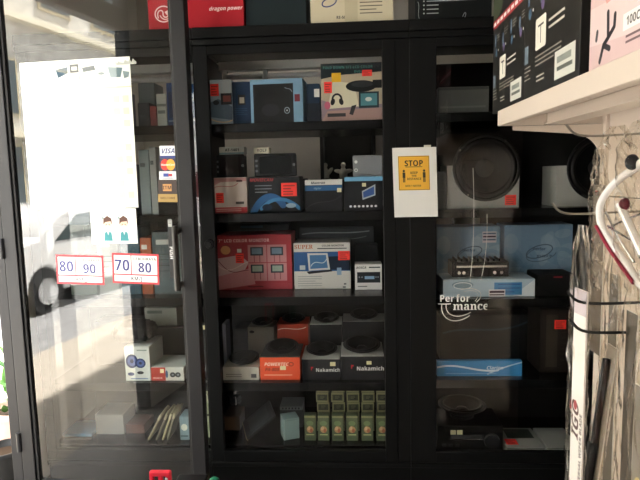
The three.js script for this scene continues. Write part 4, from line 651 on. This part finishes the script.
// cartons on that shelf; their printed faces look across the aisle
function sideCarton(label, z0, z1, x0, h, depth, draw, px = 512) {
  const w = z1 - z0, g = thing('carton', label, 'box', [x0 + depth / 2, DECK + 0.0015, (z0 + z1) / 2]);
  const f = mat(0xffffff, 0.42, { map: canvasTex(px, Math.round(px * h / w), draw) }), s = plain(ground);
  mesh('body', box(depth, h, w, 0.002).translate(0, h / 2, 0), [s, f, s, s, s, s], g);
  mesh('lid_flap', boxAt(-depth / 2 + .003, depth / 2 - .003, h, h + .001, -w / 2 + .003, w / 2 - .003, .0004), s, g);
  return g;
}
const carDraw = (c, w, h) => {
  const k = w / 0.42; const Y = (m) => h - m * k;             // m metres above the foot
  fR(c, '#1d1d1c', 0, 0, w, h); fR(c, '#14171a', 0, Y(0.42), w, 60); fP(c, '#3a4434', 0, Y(.5), w * .5, Y(.5), w * .3, Y(.38), 0, Y(.36));
  fR(c, '#a83038', 0, Y(0.365), w, 0.032 * k); for (let i = 0; i < 9; i++) fR(c, '#efe6e4', 10 + i * 60, Y(0.357), 44, 0.014 * k);
  for (let i = 0; i < 4; i++) { const x = w * (.08 + i * .26); fR(c, '#54708c', x, Y(.31 - (i % 2) * .02), 16, .05 * k); fR(c, '#8fa6bc', x + 4, Y(.30 - (i % 2) * .02), 6, .03 * k); fE(c, i % 2 ? '#6a5c86' : '#49657e', x + 22, Y(.235), 16, 20); fE(c, '#e6e6e2', x + 56, Y(.24), 6, 6); lines(c, '#8b8a84', x + 30, Y(.3), 60, 3, 12, 4); }
  c.fillStyle = '#e9e6da'; c.beginPath(); c.roundRect(w * .25, Y(.205), .085 * k, .085 * k, 10); c.fill(); fR(c, '#3a3a36', w * .25 + .02 * k, Y(.185), .045 * k, 6); fR(c, '#3a3a36', w * .25 + .04 * k, Y(.185), 6, .05 * k);
  lines(c, '#c9c6bc', w * .5, Y(.18), w * .28, 2, 22, 8); lines(c, '#8d8a80', w * .25, Y(.105), w * .5, 3, 14, 5); lines(c, '#b8b5aa', w * .28, Y(.05), w * .16, 2, 14, 5);
  fR(c, '#d3d4cc', w * .62, Y(.085), w * .32, .07 * k); fR(c, '#8d938c', w * .66, Y(.07), w * .22, .016 * k); fR(c, '#6c726c', w * .66, Y(.045), w * .24, .01 * k);
  fR(c, '#70808c', w * .02, Y(.15), w * .08, .05 * k); lines(c, '#a09d92', w * .02, Y(.09), w * .14, 4, 14, 4);
};
sideCarton('black carton with white icon at the far end of the cream shelf', -2.16, -1.782, RX + 0.006, 0.56, 0.26, carDraw);
sideCarton('black carton with white icon beside the pink carton', -1.776, -1.352, RX + 0.004, 0.56, 0.26, carDraw);
sideCarton('pink carton picturing black clamp arms on the cream shelf', -1.31, -0.86, RX + 0.008, 0.42, 0.26, (c, w, h) => {
  fR(c, '#d8bcbc', 0, 0, w, h); fR(c, '#c98f92', 0, 0, w, h - 190); fP(c, '#e2cccb', 0, h - 150, w, h - 120, w, h - 20, 0, h - 60);
  fP(c, '#d79a92', 60, h - 190, 240, h - 190, 200, h - 150, 90, h - 140);
  c.strokeStyle = '#2c2a30'; c.lineWidth = 13; c.lineCap = 'round'; c.lineJoin = 'round'; c.beginPath(); c.moveTo(62, h - 14); c.lineTo(80, h - 48); c.lineTo(104, h - 60); c.lineTo(100, h - 118); c.stroke(); c.beginPath(); c.moveTo(104, h - 60); c.lineTo(134, h - 78); c.lineTo(136, h - 104); c.stroke(); c.beginPath(); c.moveTo(80, h - 48); c.lineTo(112, h - 34); c.stroke(); c.beginPath(); c.moveTo(40, h - 70); c.lineTo(44, h - 86); c.stroke();
  fR(c, '#f1efec', 176, h - 92, 330, 36); fT(c, '100CM (2-3.5CM)', 190, h - 74, 26, '#4c4a4c');
  lines(c, '#6c5458', 190, h - 142, 90, 2, 16, 6); lines(c, '#6c5458', 190, h - 44, 70, 2, 12, 5); fE(c, '#d9d08c', 330, h - 34, 26, 20); sC(c, '#5a4a50', 6, 288, h - 46, 300, h - 30, 280, h - 20, 286, h - 8);
});

// peg hooks and the packs hanging on them
function pegHook(px, py, X, label, m = M.wire, r = 0.0028) {
  const p = atX(px, py, X), g = thing('peg_hook', label, 'hook', [RBACK, p.y, p.z]);
  const L = RBACK - p.x;
  mesh('wire', tube([[0.011, 0, 0], [-L * 0.5, -0.003, 0], [-L + 0.035, -0.004, 0], [-L + 0.015, 0.004, 0], [-L, 0.022, 0]], r, 40, 8), m, g);
  mesh('back_plate', boxAt(0.0005, 0.0115, -0.025, 0.02, -0.012, 0.012, 0.002), M.wire, g);
  return { ...p, g };
}
const hk1 = pegHook(566, 134, 0.50, 'wire peg hook directly under the cream shelf');
const hk2 = pegHook(552, 212, 0.50, 'wire peg hook at the height of the subwoofer cartons');
const hk3 = pegHook(567, 301, 0.452, 'dark wire peg hook above the white wiper card', M.rubber, 0.0032);
const hk4 = pegHook(570, 330, 0.450, 'dark wire peg hook crossing the white wiper card', M.rubber, 0.0032);
// a long crinkled sleeve of clear film, flat, hanging from y1 down to y0; faces the aisle
function sleeve(w, h, amp, ph, thick = 0.012) {
  const nx = 12, ny = 60, gs = [];
  for (const s of [-1, 1]) {
    const g = new THREE.PlaneGeometry(w, h, nx, ny).rotateY(-Math.PI / 2), p = g.attributes.position;
    for (let i = 0; i < p.count; i++) {
      const u = p.getZ(i) / w, v = p.getY(i) / h, e = 1 - Math.pow(Math.abs(u) * 2, 3);
      const top = Math.max(0, v - 0.36) / 0.14;
      p.setX(i, s * thick * e * (1 - 0.8 * top) + amp * (Math.sin(u * 15 + v * 34 + ph) * 0.6 + Math.sin(u * 37 - v * 21 + ph * 2) * 0.35 + Math.sin(v * 70 + u * 9 + ph) * 0.3) * (0.4 + e));
      p.setZ(i, p.getZ(i) * (1 - 0.45 * top) + amp * Math.sin(v * 26 + ph + s) * 0.6);
    }
    g.computeVertexNormals(); gs.push(g);
  }
  return merge(...gs);
}
function wiperPack(label, o) {
  // pixel of the top and bottom of the pack's near-left edge on plane X
  const p = atX(o.px, o.py, o.X), h = o.h, w = o.w;
  const g = thing('wiper_pack', label, 'wiper', [(o.baseX ?? o.X) + 0.02, p.y - h, p.z + w / 2]);
  const f = o.draw ? mat(0xffffff, 0.45, { map: canvasTex(64, 768, o.draw) }) : plain(o.card ?? '#6c655c');
  const s = plain(o.side ?? '#d7d3cd');
  if (o.card !== null) mesh('card', boxAt(-0.002, 0.002, 0.012, o.cardTop ?? h - 0.1, -w / 2 + .002, w / 2 - .002, 0.0008), [s, f, s, s, s, s], g);
  if (o.blade) {
    const bw = 0.011; mesh('blade_rail', boxAt(-0.016, -0.004, 0.03, h - 0.13, -bw / 2, bw / 2, 0.003), plain(o.bladeCol ?? '#3a2d2a', 0.35), g); mesh('rubber_lip', boxAt(-0.019, -0.0162, 0.03, h - 0.13, -0.003, 0.003, 0.001), M.rubber, g);
    mesh('adapter', boxAt(-0.024, -0.003, h * .46, h * .58, -bw * .7, bw * .7, 0.004), plain('#1c1a1a', 0.4), g);
  }
  mesh('sleeve', sleeve(w + 0.006, h, o.amp ?? 0.004, o.ph ?? 0, o.thick ?? 0.016).translate(-0.003, h / 2, 0), M.plastic, g);
  if (o.lean) g.rotation.z = o.lean;
  if (o.yaw) g.rotation.y = o.yaw;
  return g;
}
wiperPack('white wiper card in a clear sleeve with dark rounded letters', { px: 569, py: 224, X: 0.47, h: 0.86, w: 0.055, cardTop: 0.72, draw: (c, w, h) => { fR(c, '#f4f2f3', 0, 0, w, h); c.save(); c.translate(w * .36, h * .42); c.rotate(-Math.PI / 2); fT(c, 'IGO', 0, 0, 50, '#4a3034', 'italic bold', 'center'); c.restore(); fE(c, '#a83a44', w * .34, h * .37, 9, 12); c.save(); c.translate(w * .82, h * .52); c.rotate(-Math.PI / 2); fT(c, 'UNIVERSAL WIPER BLADE', 0, 0, 17, '#5a5458', 'bold', 'center'); c.restore(); fR(c, '#c9c0cc', 0, 0, w, 60); }, side: '#ece6e8', amp: 0.004, ph: 1, yaw: 0.12 });
wiperPack('long brown wiper blade in a clear sleeve leaning against the white card', { px: 604, py: 300, X: 0.585, baseX: 0.505, h: 0.8, w: 0.05, card: '#8b8278', blade: true, bladeCol: '#33211d', ph: 2.2, lean: -0.105 });
wiperPack('grey wiper pack hanging behind the brown blade', { px: 604, py: 235, X: 0.66, h: 0.88, w: 0.052, card: '#6a645c', ph: 3.1 });
wiperPack('taupe wiper pack hanging beside the grey wiper pack', { px: 619, py: 262, X: 0.545, h: 0.86, w: 0.05, card: '#56504a', ph: 4.4 });
wiperPack('pale wiper pack with a yellow print spot', { px: 627, py: 318, X: 0.485, h: 0.8, w: 0.07, cardTop: 0.68, draw: (c, w, h) => { fR(c, '#7d766d', 0, 0, w, h); fE(c, '#c4b678', w * .4, h * .3, 20, 40); fR(c, '#8d8474', 10, h * .5, 40, 120); }, ph: 5.2 });
wiperPack('empty looking clear sleeve hanging from the hook under the shelf', { px: 600, py: 128, X: 0.54, h: 0.35, w: 0.09, card: null, ph: 0.4, amp: 0.008, thick: 0.03 });
wiperPack('brownish sleeve hanging behind the white loop lock', { px: 588, py: 150, X: 0.68, h: 0.6, w: 0.08, card: '#60564c', ph: 6.1, amp: 0.006 });
// white loop-shaped lock in its bag
{
  const X = 0.47, P = (x, y) => atX(x, y, X), pts = [[652, 158], [632, 170], [612, 186], [600, 206], [601, 224], [613, 245], [628, 266], [640, 284], [660, 292], [676, 270], [684, 220], [676, 176]].map(([x, y]) => P(x, y));
  const c = P(640, 225), g = thing('steering_lock', 'white looped steering lock with red stripe and chrome rods', 'lock', [X, c.y, c.z]);
  const rel = (v, dx = 0) => [v.x - X + dx, v.y - c.y, v.z - c.z];
  const loop = new THREE.CatmullRomCurve3(pts.map(v => new THREE.Vector3(...rel(v))), true, 'centripetal');
  mesh('loop', new THREE.TubeGeometry(loop, 110, 0.0068, 12, true), phys(new THREE.Color(0.80, 0.78, 0.78), 0.25), g);
  mesh('stripe', tube([[601, 226], [613, 247], [628, 268], [639, 283]].map(([x, y]) => rel(P(x, y), -0.009)), 0.0035, 24, 6), plain('#8c2038', 0.35), g);
  mesh('shaft', tube([[622, 205], [632, 226], [646, 256]].map(([x, y]) => rel(P(x, y), -0.004)), 0.0075, 20, 12), phys(new THREE.Color(0.85, 0.84, 0.84), 0.15, { metalness: 0.4 }), g);
  for (const [a, b] of [[[606, 212], [634, 262]], [[609, 228], [640, 214]], [[608, 226], [644, 246]]]) mesh('rod', tube([rel(P(...a)), rel(P((a[0] + b[0]) / 2, (a[1] + b[1]) / 2), -0.003), rel(P(...b))], 0.0022, 12, 8), M.chrome, g);
  const k = P(626, 204); mesh('red_boss', new THREE.LatheGeometry([[0, 0], [0.010, 0], [0.011, 0.004], [0.008, 0.010], [0.004, 0.012], [0, 0.012]].map(v => new THREE.Vector2(...v)), 20).rotateZ(Math.PI / 2).translate(k.x - X + 0.002, k.y - c.y, k.z - c.z), plain('#5c1826', 0.35), g);
  const q = P(637, 162); mesh('end_cap', new THREE.SphereGeometry(0.011, 16, 12).scale(1, 1.2, 1).translate(q.x - X - 0.008, q.y - c.y, q.z - c.z), M.black, g);
  mesh('bag', sleeve(0.22, 0.30, 0.004, 2.7, 0.022).translate(0, 0.02, 0.02), M.plastic, g);
}

// ───────────────────────── low bench with tools at the foot of the picture
{
  const bz = -1.52, g = thing('work_bench', 'small dark bench carrying hand tools', 'table', [-0.62, 0, bz]);
  mesh('bench_top', boxAt(-0.3, 0.3, 0.5, 0.53, -0.13, 0.16, 0.004), plain('#2c2a28', 0.5), g);
  for (const x of [-0.27, 0.27]) for (const z of [-0.1, 0.13]) mesh('leg', boxAt(x - .018, x + .018, 0, 0.499, z - .018, z + .018, .003), plain('#232221', 0.5), g);
  const y = 0.5305;
  const c = atZ(160.5, 474, bz), cl = thing('clamp', 'red plastic clamp on the bench below the glass door', 'clamp', [c.x, y, bz]);
  const top = atZ(160, 470.5, bz).y - y;
  mesh('jaw', merge(boxAt(-0.032, 0.032, top - 0.016, top, -0.008, 0.008, 0.005), boxAt(-0.032, -0.02, 0.0005, top - 0.004, -0.0075, 0.0075, 0.004), boxAt(-0.006, 0.006, top - 0.035, top - 0.004, -0.0075, 0.0075, 0.003), boxAt(0.02, 0.032, 0.0005, top - 0.004, -0.0075, 0.0075, 0.004)), plain('#d8263a', 0.35), cl);
  mesh('pivot', new THREE.CylinderGeometry(0.005, 0.005, 0.02, 14).rotateX(Math.PI / 2).translate(0.02, top - 0.02, 0), M.chrome, cl);
  const t = atZ(191, 479, bz), tl = thing('tool_case', 'black tool case with a dotted white line on the bench', 'case', [t.x, y, bz]), th = t.y - y;
  mesh('shell', boxAt(-0.045, 0.045, 0, th, -0.03, 0.03, 0.006), M.black, tl); for (let i = 0; i < 6; i++) mesh('dot', boxAt(-0.03 + i * .011, -0.024 + i * .011, th - 0.008, th - 0.003, 0.0302, 0.031, 0.0004), M.white, tl);
  const s = atZ(214, 478, bz), sl = thing('screwdriver', 'green rubber screwdriver handle standing on the bench', 'tool', [s.x, y, bz]), sh = s.y - y;
  mesh('grip', new THREE.LatheGeometry([[0, 0], [0.016, 0], [0.018, 0.01], [0.014, sh * .4], [0.018, sh * .7], [0.015, sh * .95], [0.008, sh], [0, sh]].map(v => new THREE.Vector2(...v)), 22), plain('#1f6a50', 0.5), sl);
  mesh('collar', new THREE.CylinderGeometry(0.0155, 0.0155, 0.006, 20).translate(0, sh * .4, 0), M.black, sl);
}

// ───────────────────────── the street outside
{
  const pave = noiseTex(256, 256, (x, y) => { const v = 175 + rnd() * 45 + ((x % 64 < 2 || y % 64 < 2) ? -50 : 0); return [v, v * .96, v * .9]; }); pave.repeat.set(6, 30);
  struct('trim_2', boxAt(-3.3, XL - 0.1, -0.3, -0.02, -9, 16, 0.004), mat(new THREE.Color(0.60, 0.585, 0.56), 0.85, { map: pave }), null, 'pale paved walkway outside the entrance');
  struct('trim_3', boxAt(-9.4, -3.31, -0.5, -0.32, -9, 16, 0.004), mat(new THREE.Color(0.24, 0.24, 0.24), 0.9, { map: fleck }), null, 'grey road outside');
  struct('trim_4', boxAt(-13, -9.41, -0.5, -0.18, -9, 16, 0.004), mat(new THREE.Color(0.5, 0.48, 0.44), 0.9, { map: fleck }), null, 'far pavement outside');
  // parked white car
  const car = thing('car', 'white car parked outside, mirrored in the door glass', 'car', [-6.1, -0.32, 3.2]);
  const prof = [[-1.95, .32], [-1.98, .62], [-1.9, .82], [-1.25, .93], [-.75, 1.36], [.55, 1.42], [1.25, 1.02], [1.82, .92], [1.96, .7], [1.95, .32], [1.6, .30]];
  const s = new THREE.Shape(); s.moveTo(...prof[0]); s.lineTo(...prof[1]); s.quadraticCurveTo(-1.98, .8, ...prof[3]); s.quadraticCurveTo(-1.0, 1.28, ...prof[4]); s.quadraticCurveTo(0, 1.5, ...prof[5]); s.quadraticCurveTo(1.0, 1.32, ...prof[6]); s.lineTo(...prof[7]); s.quadraticCurveTo(1.98, .9, ...prof[9]);
  s.lineTo(1.62, .30); s.absarc(1.22, .32, .36, 0, Math.PI, false); s.lineTo(-.82, .28); s.absarc(-1.2, .32, .36, 0, Math.PI, false); s.closePath();
  mesh('body', new THREE.ExtrudeGeometry(s, { depth: 1.5, bevelEnabled: true, bevelSize: 0.06, bevelThickness: 0.08, bevelSegments: 3, curveSegments: 12 }).translate(0, 0, -.75).rotateY(Math.PI / 2), phys(new THREE.Color(0.75, 0.75, 0.74), 0.25, { clearcoat: 1 }), car);
  const win = (a) => { const w = new THREE.Shape(); w.moveTo(...a[0]); for (const q of a.slice(1)) w.lineTo(...q); return w; };
  for (const sd of [-1, 1]) for (const a of [[[-1.0, .98], [-.68, 1.30], [-.1, 1.36], [-.1, .98]], [[-.02, .98], [-.02, 1.36], [.5, 1.34], [1.0, .99]]])
    mesh('window', new THREE.ExtrudeGeometry(win(a), { depth: 0.01, bevelEnabled: false }).translate(0, 0, sd > 0 ? .831 : -.841).rotateY(Math.PI / 2), phys(new THREE.Color(0.03, 0.05, 0.05), 0.05), car);
  for (const zz of [1.22, -1.2]) for (const sd of [-1, 1]) { const wh = mesh('wheel', new THREE.CylinderGeometry(.31, .31, .2, 28).rotateZ(Math.PI / 2).translate(sd * .74, .31, -zz), M.rubber, car); mesh('hub_cap', new THREE.CylinderGeometry(.19, .19, .02, 20).rotateZ(Math.PI / 2).translate(sd * .85, .31, -zz), M.chrome, wh); }
  // shophouse across the street
  const b = thing('shophouse', 'cream shophouse across the street', 'building', [-12.5, -0.18, 3]);
  mesh('wall', boxAt(-1.4, 1.4, 0, 9, -11, 12, 0.02), mat(new THREE.Color(0.66, 0.64, 0.58), 0.9, { map: fleck }), b);
  mesh('parapet', boxAt(-1.4, 1.6, 9.01, 9.4, -11.1, 12.1, 0.02), plain('#cfc8b4', 0.9), b);
  for (let r = 0; r < 3; r++) for (let k = 0; k < 10; k++) { const z = -9.8 + k * 2.25, y = 0.4 + r * 3; const wf = mesh('window', boxAt(1.405, 1.46, y, y + (r ? 1.5 : 2.3), z, z + 1.3, 0.01), plain('#b9ae92', 0.8), b); mesh('pane', boxAt(1.462, 1.475, y + .08, y + (r ? 1.42 : 2.22), z + .08, z + 1.22, 0.004), phys(new THREE.Color(0.05, 0.07, 0.08), 0.08), wf); }
  for (const y of [2.85, 5.85]) mesh('ledge', boxAt(1.402, 1.7, y, y + .15, -11, 12, 0.01), plain('#d6cfba', 0.9), b);
  // two plant pots on the walkway
  const pl = atZ(1, 440, -2.78), pot = thing('potted_plant', 'green plant in a pale pot outside the entrance', 'plant', [-1.86, -0.0195, -2.86]);
  mesh('pot', new THREE.LatheGeometry([[0, 0], [.10, 0], [.115, .01], [.14, .26], [.15, .27], [.15, .3], [.125, .3], [.12, .26], [0, .25]].map(v => new THREE.Vector2(...v)), 28), plain('#c7a99c', 0.7), pot);
  mesh('soil', new THREE.CylinderGeometry(.118, .118, .02, 20).translate(0, .262, 0), plain('#3a2d22', 0.95), pot);
  const leaf = new THREE.Shape(); leaf.moveTo(0, 0); leaf.quadraticCurveTo(.035, .06, 0, .17); leaf.quadraticCurveTo(-.035, .06, 0, 0);
  const lg = new THREE.ExtrudeGeometry(leaf, { depth: .0015, bevelEnabled: false, curveSegments: 5 });
  for (let i = 0; i < 46; i++) { const y = .27 + rr(0, .3); const m = mesh('leaf', lg, plain(['#3f6a34', '#54803f', '#2f5a2c'][i % 3], 0.5), pot, [rr(-.05, .05), y, rr(-.05, .05)], [rr(.4, 1.3), 0, 0]); m.rotation.order = 'YXZ'; m.rotation.y = rr(0, 6.28); }
  const p2 = thing('plant_pot', 'black plant pot on the walkway outside the entrance', 'pot', [-1.80, -0.0195, -2.62]);
  mesh('pot', new THREE.LatheGeometry([[0, 0], [.07, 0], [.075, .006], [.095, .15], [.105, .155], [.105, .18], [.09, .18], [.085, .14], [0, .13]].map(v => new THREE.Vector2(...v)), 26), plain('#1b1c1e', 0.5), p2);
  mesh('soil', new THREE.CylinderGeometry(.084, .084, .012, 20).translate(0, .142, 0), plain('#3a2d22', 0.95), p2);
}
renderer.render(scene, camera);
